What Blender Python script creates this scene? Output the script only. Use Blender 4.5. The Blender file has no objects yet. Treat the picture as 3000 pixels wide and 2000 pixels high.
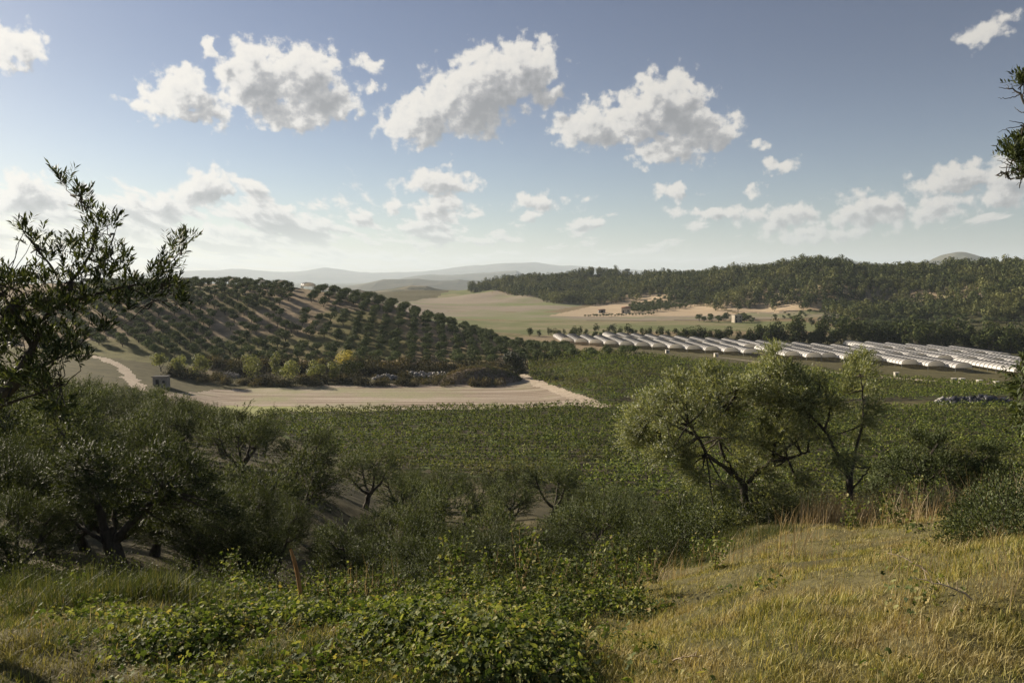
import bpy, math, random
import numpy as np
from math import radians as RAD
from mathutils import Vector

# ---------------------------------------------------------------- camera
SC = bpy.context.scene
COL = SC.collection
FPX = 796.0; PITCH = RAD(4.6)
cam_d = bpy.data.cameras.new('camera')
cam = bpy.data.objects.new('camera', cam_d); COL.objects.link(cam)
cam_d.sensor_width = 36.0; cam_d.lens = 36.0*FPX/1024.0
cam_d.clip_start = 0.05; cam_d.clip_end = 60000
cam.location = (0, 0, 0)
cam.rotation_euler = (math.pi/2 - PITCH, 0, 0)
SC.camera = cam
SC.render.resolution_x = 1024; SC.render.resolution_y = 682
SC.view_settings.view_transform = 'Standard'
SC.view_settings.look = 'None'
SC.view_settings.gamma = 1.0
SC.view_settings.use_curve_mapping = False
SC.view_settings.exposure = 0.93
try:
    SC.cycles.max_bounces = 5; SC.cycles.diffuse_bounces = 2; SC.cycles.glossy_bounces = 2
    SC.cycles.transmission_bounces = 3; SC.cycles.volume_bounces = 1
    SC.cycles.transparent_max_bounces = 8
except Exception: pass

# ---------------------------------------------------------------- sun and sky
SUN_AZ = RAD(-54.0)      # left of the viewing direction (+Y)
SUN_EL = RAD(21.0)
sun_dir = Vector((math.sin(SUN_AZ)*math.cos(SUN_EL), math.cos(SUN_AZ)*math.cos(SUN_EL), math.sin(SUN_EL)))
sl = bpy.data.lights.new('sun', 'SUN'); sl.energy = 5.0; sl.angle = RAD(0.5); sl.color = (1.0, 0.875, 0.70)
so = bpy.data.objects.new('sun', sl); COL.objects.link(so)
so.rotation_euler = sun_dir.to_track_quat('Z', 'Y').to_euler()

def pix_dir(u, v):
    xc = (u-512)/FPX; yc = -(v-341)/FPX
    c, s = math.cos(PITCH), math.sin(PITCH)
    return (xc, yc*s + c, yc*c - s)
def pix_azel(u, v):
    x, y, z = pix_dir(u, v)
    return math.degrees(math.atan2(x, y)), math.degrees(math.atan2(z, math.hypot(x, y)))

W = bpy.data.worlds.new('World'); SC.world = W; W.use_nodes = True
def build_world():
    nt = W.node_tree; N = nt.nodes; L = nt.links; N.clear()
    out = N.new('ShaderNodeOutputWorld'); bg = N.new('ShaderNodeBackground')
    bg.inputs['Strength'].default_value = 0.05
    sky = N.new('ShaderNodeTexSky'); sky.sky_type = 'NISHITA'; sky.sun_disc = False
    sky.sun_elevation = SUN_EL
    sky.sun_rotation = SUN_AZ
    sky.air_density = SKY['air']; sky.dust_density = SKY['dust']; sky.ozone_density = SKY['ozone']
    sky.altitude = 200
    def math_(g, op, a, b=None, c=None, clamp=False):
        n = g.nodes.new('ShaderNodeMath'); n.operation = op; n.use_clamp = clamp
        for i, q in enumerate((a, b, c)):
            if q is None: continue
            if isinstance(q, (int, float)): n.inputs[i].default_value = q
            else: g.links.new(q, n.inputs[i])
        return n.outputs[0]
    def vmath(g, op, a, b=None, scale=None, idx=0):
        n = g.nodes.new('ShaderNodeVectorMath'); n.operation = op
        for i, q in enumerate((a, b)):
            if q is None: continue
            if isinstance(q, (tuple, list)): n.inputs[i].default_value = q
            else: g.links.new(q, n.inputs[i])
        if scale is not None:
            if isinstance(scale, (int, float)): n.inputs['Scale'].default_value = scale
            else: g.links.new(scale, n.inputs['Scale'])
        return n.outputs[idx]
    def mrange(g, val, a, b, c=0.0, d=1.0, smooth=True):
        n = g.nodes.new('ShaderNodeMapRange'); n.interpolation_type = 'SMOOTHSTEP' if smooth else 'LINEAR'
        g.links.new(val, n.inputs[0])
        for i, q in zip((1, 2, 3, 4), (a, b, c, d)): n.inputs[i].default_value = q
        return n.outputs[0]
    def noise(g, vec, scale, detail, rough, ntype='FBM', col=False):
        n = g.nodes.new('ShaderNodeTexNoise'); n.noise_dimensions = '3D'
        n.inputs['Scale'].default_value = scale; n.inputs['Detail'].default_value = detail
        n.inputs['Roughness'].default_value = rough
        g.links.new(vec, n.inputs['Vector'])
        return n.outputs['Color' if col else 'Fac']
    # --- density group: input azimuth/elevation (degrees), output density
    g = bpy.data.node_groups.new('cloud_density', 'ShaderNodeTree')
    g.interface.new_socket('P', in_out='INPUT', socket_type='NodeSocketVector')
    g.interface.new_socket('D', in_out='OUTPUT', socket_type='NodeSocketFloat')
    gi = g.nodes.new('NodeGroupInput'); go = g.nodes.new('NodeGroupOutput')
    P = gi.outputs[0]
    w1 = vmath(g, 'SUBTRACT', noise(g, P, 0.33, 3, 0.55, col=True), (0.5, 0.5, 0.5))
    Q = vmath(g, 'ADD', P, vmath(g, 'MULTIPLY', w1, (2.2, 1.8, 0)))
    w2 = vmath(g, 'SUBTRACT', noise(g, P, 1.5, 3, 0.6, col=True), (0.5, 0.5, 0.5))
    Q = vmath(g, 'ADD', Q, vmath(g, 'MULTIPLY', w2, (0.95, 0.8, 0)))
    acc = None
    for (u, v, rx, ry, rot) in CLOUDS:
        az, el = pix_azel(u, v)
        k = 57.3/FPX
        d = vmath(g, 'SUBTRACT', Q, (az, el, 0))
        if abs(rot) > 0.5:
            r = g.nodes.new('ShaderNodeVectorRotate'); r.rotation_type = 'Z_AXIS'
            r.inputs['Angle'].default_value = RAD(rot)
            g.links.new(d, r.inputs['Vector']); d = r.outputs[0]
        d = vmath(g, 'MULTIPLY', d, (1/(rx*k), 1/(ry*k), 0))
        ln = vmath(g, 'LENGTH', d, idx=1)
        m = math_(g, 'MULTIPLY', math_(g, 'SUBTRACT', 1.0, ln), min(1.0, math.sqrt(ry/40.0)))
        if acc is None: acc = m
        else: acc = math_(g, 'SMOOTH_MAX', acc, m, 0.06)
    n1 = noise(g, P, 1.0, 7, 0.53)
    det = math_(g, 'MULTIPLY', math_(g, 'SUBTRACT', n1, 0.5), 1.5)
    main = math_(g, 'ADD', acc, det)
    # --- low field of small cumulus near the horizon, flattened and growing denser to the left
    sp = g.nodes.new('ShaderNodeSeparateXYZ'); g.links.new(P, sp.inputs[0])
    az, el = sp.outputs[0], sp.outputs[1]
    inv = math_(g, 'DIVIDE', 9.0, math_(g, 'ADD', math_(g, 'MAXIMUM', el, 0.0), 2.2))
    cb = g.nodes.new('ShaderNodeCombineXYZ')
    g.links.new(math_(g, 'MULTIPLY', az, math_(g, 'MULTIPLY_ADD', inv, 0.10, 0.15)), cb.inputs[0])
    g.links.new(math_(g, 'MULTIPLY', inv, 2.3), cb.inputs[1])
    n2 = noise(g, cb.outputs[0], 0.9, 7, 0.56)
    band = math_(g, 'MULTIPLY', mrange(g, el, -0.5, 1.0), mrange(g, el, 10.5, 3.6))
    left = mrange(g, az, 34, -26, 0.36, 1.0)
    low = math_(g, 'ADD', math_(g, 'MULTIPLY_ADD', n2, 4.6, -3.5), math_(g, 'MULTIPLY', math_(g, 'MULTIPLY', band, left), 1.6))
    D = math_(g, 'MAXIMUM', main, low)
    g.links.new(D, go.inputs[0])
    # --- directions
    tc = N.new('ShaderNodeTexCoord')
    nrm = vmath(nt, 'NORMALIZE', tc.outputs['Generated'])
    s = N.new('ShaderNodeSeparateXYZ'); L.new(nrm, s.inputs[0])
    az = math_(nt, 'MULTIPLY', math_(nt, 'ARCTAN2', s.outputs[0], s.outputs[1]), 57.2958)
    el = math_(nt, 'MULTIPLY', math_(nt, 'ARCSINE', s.outputs[2]), 57.2958)
    c = N.new('ShaderNodeCombineXYZ'); L.new(az, c.inputs[0]); L.new(el, c.inputs[1])
    P = c.outputs[0]
    def dens(vec):
        n = N.new('ShaderNodeGroup'); n.node_tree = g; L.new(vec, n.inputs[0]); return n.outputs[0]
    D0 = dens(P)
    D1 = dens(vmath(nt, 'ADD', P, vmath(nt, 'SCALE', (-1.3, 1.5, 0), scale=mrange(nt, el, 2.0, 13.0, 0.2, 1.0))))
    alpha = mrange(nt, D0, -0.02, 0.30)
    thick = math_(nt, 'ADD', math_(nt, 'MULTIPLY', mrange(nt, D0, 0.1, 1.1), 0.42), math_(nt, 'MULTIPLY', mrange(nt, D1, -0.15, 0.95), 0.80))
    D2_ = dens(vmath(nt, 'ADD', P, (-0.22, 0.24, 0)))
    thick = math_(nt, 'ADD', thick, math_(nt, 'MULTIPLY', math_(nt, 'SUBTRACT', D2_, D0), 0.9))
    ramp = N.new('ShaderNodeValToRGB'); L.new(thick, ramp.inputs[0])
    cr = ramp.color_ramp
    cr.elements[0].position = 0.0; cr.elements[0].color = (0.90, 0.86, 0.80, 1)
    cr.elements[1].position = 1.0; cr.elements[1].color = (0.29, 0.30, 0.325, 1)
    e = cr.elements.new(0.30); e.color = (0.80, 0.775, 0.745, 1)
    e = cr.elements.new(0.6); e.color = (0.46, 0.46, 0.475, 1)
    cc = vmath(nt, 'SCALE', ramp.outputs[0], scale=10.0)
    # brighter towards the sun
    glow = mrange(nt, az, 40, -45, 0.78, 1.12)
    cc = vmath(nt, 'SCALE', cc, scale=glow)
    hs = N.new('ShaderNodeHueSaturation'); hs.inputs['Saturation'].default_value = SKY['sat']; hs.inputs['Value'].default_value = SKY['val']
    hs.inputs['Hue'].default_value = SKY['hue']
    gmm = N.new('ShaderNodeGamma'); gmm.inputs[1].default_value = 1.38
    L.new(vmath(nt, 'SCALE', sky.outputs[0], scale=SKY['piv']), gmm.inputs[0])
    sc = vmath(nt, 'SCALE', gmm.outputs[0], scale=1/SKY['piv'])
    lum = vmath(nt, 'DOT_PRODUCT', sc, (0.3, 0.6, 0.1), idx=1)
    lr = math_(nt, 'DIVIDE', lum, 11.5)
    k = math_(nt, 'DIVIDE', 1.0, math_(nt, 'SQRT', math_(nt, 'MULTIPLY_ADD', lr, lr, 1.0)))
    L.new(vmath(nt, 'MULTIPLY', vmath(nt, 'SCALE', sc, scale=k), (0.985, 1.0, 1.055)), hs.inputs['Color'])
    # clouds dissolve into the bright air near the horizon
    lowf = mrange(nt, el, 0.2, 5.0, 0.45, 1.0)
    a2 = math_(nt, 'MULTIPLY', alpha, lowf)
    lowsky = vmath(nt, 'SCALE', hs.outputs[0], scale=mrange(nt, el, 0.0, 15.0, 1.38, 1.0))
    mx = N.new('ShaderNodeMix'); mx.data_type = 'RGBA'
    L.new(a2, mx.inputs['Factor']); L.new(lowsky, mx.inputs['A']); L.new(cc, mx.inputs['B'])
    L.new(mx.outputs['Result'], bg.inputs[0]); L.new(bg.outputs[0], out.inputs[0])
SKY = dict(piv=0.095, air=1.0, dust=0.7, ozone=2.5, sat=0.80, val=0.86, hue=0.507)
# cloud bodies: pixel centre, half width, half height (px), tilt (deg)
CLOUDS = [(8,43,30,22,0),
 (180,92,36,26,-22),(150,106,26,10,0),(190,112,26,10,0),(212,50,8,9,0),(212,112,20,14,0),
 (250,78,30,36,0),(300,76,46,32,0),(322,100,38,24,0),(285,114,44,18,0),(366,66,18,6,8),(372,88,16,6,-8),
 (428,114,58,28,-20),(478,90,68,42,-20),(522,72,44,34,-25),(545,95,20,16,0),(470,118,50,20,-8),
 (592,124,48,24,4),(640,116,54,28,0),(668,106,44,38,0),(702,130,38,26,20),(674,146,50,20,-8),
 (440,181,42,16,0),(756,146,12,5,0),(780,163,18,8,0),(985,32,26,9,-12),
 (535,201,28,10,0),(675,193,24,9,0),(755,192,12,9,-25),(960,178,46,17,-8),(1010,185,30,18,0),(940,208,34,13,0),
 (780,216,42,12,-5),(870,210,50,18,0),(205,192,36,22,-20),(35,196,44,18,0),(155,208,44,15,0),(270,212,40,12,0),
 (338,202,16,5,0),(400,207,24,7,0),(440,218,26,7,0),(710,212,50,7,0),(240,236,50,10,0),(130,232,50,12,0),(820,232,60,10,0)]
build_world()
W.cycles.sampling_method = 'MANUAL' if hasattr(W.cycles, 'sampling_method') else W.cycles.sampling_method
try: W.cycles.sample_map_resolution = 512
except Exception: pass

# ---------------------------------------------------------------- numeric helpers
def _hash(ix, iy, seed):
    h = (ix.astype(np.int64)*374761393 + iy.astype(np.int64)*668265263 + seed*974711) & 0xffffffff
    h = ((h ^ (h >> 13))*1274126177) & 0xffffffff
    h = h ^ (h >> 16)
    return (h & 0xffff)/65535.0
def vnoise(x, y, scale, seed=0):
    x = np.asarray(x, float)/scale; y = np.asarray(y, float)/scale
    ix = np.floor(x); iy = np.floor(y); fx = x-ix; fy = y-iy
    fx = fx*fx*(3-2*fx); fy = fy*fy*(3-2*fy)
    a = _hash(ix, iy, seed); b = _hash(ix+1, iy, seed); c = _hash(ix, iy+1, seed); d = _hash(ix+1, iy+1, seed)
    return (a*(1-fx)+b*fx)*(1-fy) + (c*(1-fx)+d*fx)*fy
def fbm(x, y, scale, octv=4, seed=0):
    s = 0; a = 1; t = 0
    for i in range(octv):
        s = s + a*(vnoise(x, y, scale, seed+i*17)-0.5); t += a; a *= 0.5; scale *= 0.5
    return s/t*2
def sstep(x, a, b):
    t = np.clip((np.asarray(x, float)-a)/(b-a), 0, 1); return t*t*(3-2*t)

# ---------------------------------------------------------------- terrain heights
def zv(Y, v):
    a = PITCH + math.atan((v-341)/FPX); return -Y*math.tan(a)
Z = None
FARE = [(1500, Z, -32), (2500, Z, -60), (30000, Z, -90)]
NEARL = [(6, Z, -2.6), (12, Z, -5.0), (20, Z, -7.8)]
COLS = {
 -260: [(6, Z, -2.9), (20, Z, -6.5), (60, Z, -12), (130, Z, -17), (250, Z, -20), (345, Z, -3), (450, Z, -5), (700, Z, -20), (1200, Z, -25)]+FARE,
 0: NEARL+[(40, Z, -11.5), (60, Z, -13.5), (90, Z, -16.5), (150, Z, -20), (230, Z, -23), (250, Z, -22), (345, 283), (420, Z, -3), (600, Z, -20), (1200, Z, -25)]+FARE,
 120: NEARL+[(40, Z, -12), (60, 461), (85, Z, -17), (120, Z, -21.5), (160, Z, -25.5), (202, Z, -26), (240, Z, -24), (250, 352), (345, 285), (420, Z, -3), (520, Z, -15), (1200, Z, -25)]+FARE,
 220: [(6, Z, -2.6), (12, Z, -5), (20, Z, -8.2), (28, Z, -11), (40, Z, -13), (58, 472), (85, 440), (120, Z, -24), (150, Z, -29), (181, 409), (218, 387), (240, Z, -30.2), (252, 366), (300, 325), (345, 285), (420, Z, -3), (520, Z, -15), (1200, Z, -25)]+FARE,
 300: [(6, Z, -2.6), (12, Z, -5), (20, Z, -8.6), (28, Z, -12.8), (40, Z, -14.2), (55, 487), (75, Z, -18), (95, Z, -23), (115, Z, -28), (130, Z, -30), (242, Z, -30.2), (254, 366), (300, 330), (345, 288), (420, Z, -5), (520, Z, -17), (1200, Z, -25)]+FARE,
 380: [(6, Z, -2.6), (12, Z, -5), (20, Z, -8.7), (28, Z, -13.2), (40, Z, -15.4), (60, Z, -18), (80, Z, -23), (100, Z, -28), (115, Z, -30), (242, Z, -30.2), (255, 366), (300, 333), (338, 299), (400, Z, -12), (520, Z, -25), (1200, Z, -24)]+FARE,
 440: [(6, Z, -2.6), (12, Z, -4.9), (20, Z, -8.7), (28, Z, -13.2), (40, Z, -15.8), (55, Z, -18.5), (80, Z, -23), (100, Z, -28.5), (112, Z, -30), (242, Z, -30.2), (256, 364), (290, 343), (325, 318), (400, Z, -25), (520, Z, -29), (800, Z, -27), (1000, 296), (1200, Z, -22)]+FARE,
 500: [(6, Z, -2.6), (12, Z, -4.8), (20, Z, -8.6), (28, Z, -13), (40, Z, -15.2), (55, Z, -18), (75, Z, -22), (95, Z, -27), (112, Z, -30), (245, Z, -30.2), (260, 361), (300, 344), (340, Z, -28), (400, Z, -29.5), (520, Z, -30), (800, Z, -27), (900, Z, -24), (1050, 289), (1200, Z, -20)]+FARE,
 540: [(6, Z, -2.7), (12, Z, -4.8), (20, Z, -8), (28, Z, -11.6), (45, Z, -14.4), (60, Z, -18), (75, Z, -22.5), (95, Z, -28), (108, Z, -30), (212, Z, -30), (240, Z, -28.2), (266, Z, -26.1), (295, Z, -28.4), (340, Z, -30), (520, Z, -30), (850, 301), (940, Z, -12), (1040, Z, -6), (1200, Z, -12)]+FARE,
 600: [(6, Z, -2.8), (12, Z, -4.9), (20, Z, -7.6), (28, Z, -11), (45, Z, -17), (65, Z, -22), (85, Z, -27), (102, Z, -30), (187, Z, -30), (194, Z, -28.4), (230, Z, -26.4), (270, Z, -24.0), (305, Z, -28.5), (330, Z, -30), (520, Z, -30), (700, Z, -29), (800, Z, -26.5), (870, Z, -11), (960, Z, 5), (1100, Z, 2)]+FARE,
 700: [(6, Z, -2.7), (12, Z, -4.8), (20, Z, -7.0), (26, Z, -9.2), (40, Z, -16), (60, Z, -22), (80, Z, -27), (98, Z, -30), (187, Z, -30), (194, Z, -28.8), (230, Z, -27.0), (264, Z, -25.3), (300, Z, -30), (520, Z, -30), (620, Z, -28), (720, 301), (780, Z, -5), (860, Z, 6), (1000, Z, 2)]+FARE,
 760: [(6, Z, -2.6), (12, Z, -4.5), (20, Z, -6.4), (24, Z, -7.6), (32, Z, -11.5), (50, Z, -19), (78, Z, -27), (95, Z, -30), (188, Z, -30), (195, Z, -29.0), (225, Z, -28.2), (255, Z, -27.3), (290, Z, -30), (520, Z, -29.5), (600, Z, -27), (660, Z, -14), (720, Z, 2), (800, Z, 9), (950, Z, 2)]+FARE,
 820: [(6, Z, -2.5), (10, Z, -3.8), (16, Z, -5.3), (23, Z, -7.0), (28, Z, -9.8), (45, Z, -18), (70, Z, -26.5), (92, Z, -30), (195, Z, -29.8), (250, Z, -28.3), (280, Z, -30), (500, Z, -29.5), (580, Z, -25), (640, Z, -4), (700, Z, 10), (760, Z, 16), (900, Z, 4)]+FARE,
 866: [(6, Z, -2.5), (10, Z, -3.7), (16, Z, -5.1), (23, 517), (28, Z, -9.5), (45, Z, -18), (70, Z, -27), (90, Z, -30), (250, Z, -30), (500, Z, -29.5), (580, Z, -22), (660, Z, -7), (720, Z, 3), (850, Z, 3)]+FARE,
 940: [(6, Z, -2.4), (10, Z, -3.5), (16, Z, -4.9), (23, Z, -6.8), (28, Z, -9.5), (45, Z, -18), (70, Z, -27), (90, Z, -30), (250, Z, -30), (460, Z, -29.5), (550, Z, -23), (600, Z, -5), (660, Z, 13), (720, Z, 13), (850, Z, 2)]+FARE,
 1030: [(6, Z, -2.3), (10, Z, -3.3), (16, Z, -4.7), (22, Z, -6.4), (28, Z, -9.2), (45, Z, -18), (75, Z, -28), (92, Z, -30), (250, Z, -30), (400, Z, -29.5), (440, Z, -28), (500, Z, -15), (570, Z, 7), (640, Z, 12), (800, Z, 2)]+FARE,
 1300: [(6, Z, -2.3), (10, Z, -3.2), (16, Z, -4.6), (22, Z, -6.2), (30, Z, -9.5), (50, Z, -18), (85, Z, -28), (100, Z, -30), (250, Z, -30), (350, Z, -29), (420, Z, -20), (500, Z, 6), (600, Z, 12), (800, Z, 2)]+FARE,
}
LR = np.linspace(math.log(0.3), math.log(26000), 900)
def _smooth(a, k, axis):
    w = np.exp(-0.5*(np.arange(-3*k, 3*k+1)/k)**2); w /= w.sum()
    pad = [(0, 0), (0, 0)]; pad[axis] = (3*k, 3*k)
    b = np.pad(a, pad, mode='edge'); n = a.shape[axis]; out = 0
    for i, q in enumerate(w):
        out = out + q*(b[i:i+n] if axis == 0 else b[:, i:i+n])
    return out
def _table():
    us = sorted(COLS); th = np.array([math.atan((u-512)/FPX) for u in us]); rows = []
    for u, t in zip(us, th):
        pts = [(0.3, -1.75), (1.5, -1.8), (3, -2.0)]
        for p in COLS[u]:
            z = zv(p[0], p[1]) if len(p) == 2 else p[2]
            pts.append((p[0], z))
        # points are given at depth Y; r = Y/cos(theta)
        lr = [math.log(y/math.cos(t)) if y > 3 else math.log(y) for y, _ in pts]
        rows.append(np.interp(LR, lr, [z for _, z in pts]))
    R = np.array(rows)
    TH = np.linspace(th[0], th[-1], 420)
    T = np.array([np.interp(TH, th, R[:, j]) for j in range(R.shape[1])]).T
    T = _smooth(T, 5, 0)
    return TH, _smooth(T, 4, 1)
TH, TT = _table()
def H(x, y, detail=True):
    x = np.asarray(x, float); y = np.asarray(y, float)
    r = np.maximum(np.hypot(x, y), 0.31); th = np.arctan2(x, y)
    tc = np.clip(th, TH[0], TH[-1])
    fi = (tc-TH[0])/(TH[-1]-TH[0])*(len(TH)-1); fj = (np.log(r)-LR[0])/(LR[-1]-LR[0])*(len(LR)-1)
    fj = np.clip(fj, 0, len(LR)-1.001); fi = np.clip(fi, 0, len(TH)-1.001)
    i = fi.astype(int); j = fj.astype(int); a = fi-i; b = fj-j
    z = (TT[i, j]*(1-b)+TT[i, j+1]*b)*(1-a) + (TT[i+1, j]*(1-b)+TT[i+1, j+1]*b)*a
    back = sstep(np.abs(th), 1.0, 1.9)
    zb = -1.75 + 0.05*np.minimum(r, 60)
    z = z*(1-back) + zb*back
    # relief
    n = 0.05*fbm(x, y, 0.9, 3, 5)*sstep(r, 1.5, 3)*(1-sstep(r, 60, 130))
    n = n + 0.22*fbm(x, y, 5.0, 3, 9)*sstep(r, 4, 9)*(1-sstep(r, 90, 110))
    hill = sstep(y, 400, 560)*sstep(z, -30, -18)*(1-sstep(r, 1300, 1700))
    n = n + hill*(13*fbm(x, y, 95, 3, 21))
    orch = sstep(y, 248, 275)*(1-sstep(y, 420, 470))*sstep(-x, -25, 5)
    n = n + orch*0.9*fbm(x, y, 28, 3, 33)
    near = sstep(r, 3, 5)*(1-sstep(r, 26, 36))
    n = n + near*0.30*fbm(x, y, 2.1, 3, 44)
    return z + n
def Hs(x, y): return float(H(np.array([x]), np.array([y]))[0])
_TS = np.exp(np.linspace(math.log(2.0), math.log(5000), 5000))
def P(u, v, ymin=2.0):
    """ground point seen at pixel (u, v)"""
    d = pix_dir(u, v); k = 1/d[1]; dx, dz = d[0]*k, d[2]*k
    Y = _TS[_TS >= ymin]
    g = dz*Y - H(dx*Y, Y)
    idx = np.where(g < 0)[0]
    i = idx[0] if len(idx) else len(Y)-1
    if i > 0:
        t = g[i-1]/(g[i-1]-g[i]+1e-9); y = Y[i-1]+(Y[i]-Y[i-1])*t
    else: y = Y[i]
    return (dx*y, y, Hs(dx*y, y))
def D2(u, v): return P(u*0.43537, v*0.43537, 60)     # from the 2352 px enlargement, valley and beyond
def UY(u, Y):
    x = (u-512)/FPX*Y; return (x, Y, Hs(x, Y))

# ---------------------------------------------------------------- mesh helpers
def mesh_np(name, verts, faces, mat=None, parent=None, smooth=False, attr=None):
    """faces: list of int arrays (M,k)"""
    me = bpy.data.meshes.new(name)
    verts = np.asarray(verts, np.float32)
    faces = [np.asarray(f, np.int32) for f in faces if len(f)]
    loops = np.concatenate([f.ravel() for f in faces])
    tot = np.concatenate([np.full(len(f), f.shape[1], np.int32) for f in faces])
    st = np.concatenate([[0], np.cumsum(tot)[:-1]]).astype(np.int32)
    me.vertices.add(len(verts)); me.vertices.foreach_set('co', verts.ravel())
    me.loops.add(len(loops)); me.loops.foreach_set('vertex_index', loops)
    me.polygons.add(len(tot)); me.polygons.foreach_set('loop_start', st)
    try: me.polygons.foreach_set('loop_total', tot)
    except Exception: pass
    if smooth: me.polygons.foreach_set('use_smooth', np.ones(len(tot), bool))
    if attr:
        for an, data in attr.items():
            a = me.attributes.new(an, 'FLOAT_COLOR', 'POINT')
            d = np.ones((len(verts), 4), np.float32); d[:, :3] = data
            a.data.foreach_set('color', d.ravel())
    me.update(calc_edges=True)
    ob = bpy.data.objects.new(name, me); COL.objects.link(ob)
    if mat: me.materials.append(mat)
    if parent: ob.parent = parent
    return ob
def tag(o, label=None, cat=None, group=None, kind=None):
    if label: o['label'] = label
    if cat: o['category'] = cat
    if group: o['group'] = group
    if kind: o['kind'] = kind
    return o
def struct(o, label, cat='ground'):
    return tag(o, label, cat, None, 'structure')
def empty(name, loc=(0, 0, 0), rz=0.0, s=1.0):
    o = bpy.data.objects.new(name, None); COL.objects.link(o)
    o.location = loc; o.rotation_euler = (0, 0, rz); o.scale = (s, s, s); o.empty_display_size = 0.2
    return o
def copy_tree(o, parent=None):
    c = o.copy(); COL.objects.link(c); c.parent = parent
    for ch in list(o.children): copy_tree(ch, c)
    return c
def in_poly(x, y, poly):
    x = np.asarray(x); y = np.asarray(y); ins = np.zeros(x.shape, bool); n = len(poly)
    for i in range(n):
        x1, y1 = poly[i][:2]; x2, y2 = poly[(i+1) % n][:2]
        if y1 == y2: continue
        c = ((y1 > y) != (y2 > y)) & (x < (x2-x1)*(y-y1)/(y2-y1)+x1); ins ^= c
    return ins
def near_line(x, y, pts, w):
    d = np.full(np.shape(x), 1e9)
    for (a, b) in zip(pts[:-1], pts[1:]):
        ax, ay = a[:2]; bx, by = b[:2]; L2 = (bx-ax)**2+(by-ay)**2+1e-9
        t = np.clip(((x-ax)*(bx-ax)+(y-ay)*(by-ay))/L2, 0, 1)
        d = np.minimum(d, np.hypot(x-ax-t*(bx-ax), y-ay-t*(by-ay)))
    return d < w

# ---------------------------------------------------------------- material helpers
def new_mat(name):
    m = bpy.data.materials.new(name); m.use_nodes = True
    nt = m.node_tree; b = nt.nodes['Principled BSDF']; return m, nt, b
def ramp_node(nt, stops):
    r = nt.nodes.new('ShaderNodeValToRGB'); e = r.color_ramp.elements
    while len(e) < len(stops): e.new(0.5)
    for q, (p, c) in zip(e, stops): q.position = p; q.color = (*c, 1)
    return r
def nz(nt, scale, detail=4, rough=0.55, coord='Object', stretch=None):
    tc = nt.nodes.new('ShaderNodeTexCoord'); n = nt.nodes.new('ShaderNodeTexNoise')
    n.inputs['Scale'].default_value = scale; n.inputs['Detail'].default_value = detail; n.inputs['Roughness'].default_value = rough
    src = tc.outputs[coord]
    if stretch:
        mp = nt.nodes.new('ShaderNodeMapping'); mp.inputs['Scale'].default_value = stretch[:3]
        if len(stretch) > 3: mp.inputs['Rotation'].default_value = (0, 0, RAD(stretch[3]))
        nt.links.new(src, mp.inputs[0]); src = mp.outputs[0]
    nt.links.new(src, n.inputs['Vector'])
    return n
def noise_mat(name, stops, scale=1.0, detail=6, rough=0.9, bump=0.0, coord='Object', stretch=None, spec=0.2, nrough=0.6):
    m, nt, b = new_mat(name)
    n = nz(nt, scale, detail, nrough, coord, stretch); r = ramp_node(nt, stops)
    nt.links.new(n.outputs['Fac'], r.inputs[0]); nt.links.new(r.outputs[0], b.inputs['Base Color'])
    b.inputs['Roughness'].default_value = rough; b.inputs['Specular IOR Level'].default_value = spec
    if bump:
        bp = nt.nodes.new('ShaderNodeBump'); bp.inputs['Strength'].default_value = bump; bp.inputs['Distance'].default_value = 0.05
        nt.links.new(n.outputs['Fac'], bp.inputs['Height']); nt.links.new(bp.outputs[0], b.inputs['Normal'])
    return m
def leaf_mat(name, stops, transl=0.3, rough=0.5, spec=0.4, tint=None, patch=None, tcol=None):
    """leaf colour varies from leaf to leaf and from tree to tree"""
    m, nt, b = new_mat(name); L = nt.links
    g = nt.nodes.new('ShaderNodeNewGeometry'); r = ramp_node(nt, stops)
    L.new(g.outputs['Random Per Island'], r.inputs[0])
    oi = nt.nodes.new('ShaderNodeObjectInfo')
    hs = nt.nodes.new('ShaderNodeHueSaturation')
    mr = nt.nodes.new('ShaderNodeMapRange'); L.new(oi.outputs['Random'], mr.inputs[0])
    mr.inputs[3].default_value = 0.78; mr.inputs[4].default_value = 1.22
    L.new(mr.outputs[0], hs.inputs['Value'])
    col = r.outputs[0]
    if patch:   # broad patches of another colour
        r2 = ramp_node(nt, patch['stops']); L.new(g.outputs['Random Per Island'], r2.inputs[0])
        n = nz(nt, patch['scale'], 3, 0.6); m2 = nt.nodes.new('ShaderNodeMapRange')
        m2.inputs[1].default_value = patch['lo']; m2.inputs[2].default_value = patch['hi']
        L.new(n.outputs['Fac'], m2.inputs[0])
        mx = nt.nodes.new('ShaderNodeMix'); mx.data_type = 'RGBA'
        L.new(m2.outputs[0], mx.inputs['Factor']); L.new(col, mx.inputs['A']); L.new(r2.outputs[0], mx.inputs['B'])
        col = mx.outputs['Result']
    L.new(col, hs.inputs['Color'])
    b.inputs['Roughness'].default_value = rough; b.inputs['Specular IOR Level'].default_value = spec
    L.new(hs.outputs[0], b.inputs['Base Color'])
    t = nt.nodes.new('ShaderNodeBsdfTranslucent')
    gm = nt.nodes.new('ShaderNodeMix'); gm.data_type = 'RGBA'; gm.blend_type = 'MULTIPLY'
    gm.inputs['Factor'].default_value = 1.0; gm.inputs['B'].default_value = (*(tcol or (1.3, 1.25, 0.6)), 1)
    L.new(hs.outputs[0], gm.inputs['A']); L.new(gm.outputs['Result'], t.inputs[0])
    ms = nt.nodes.new('ShaderNodeMixShader'); ms.inputs[0].default_value = transl
    L.new(b.outputs[0], ms.inputs[1]); L.new(t.outputs[0], ms.inputs[2])
    L.new(ms.outputs[0], nt.nodes['Material Output'].inputs['Surface'])
    return m

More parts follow.
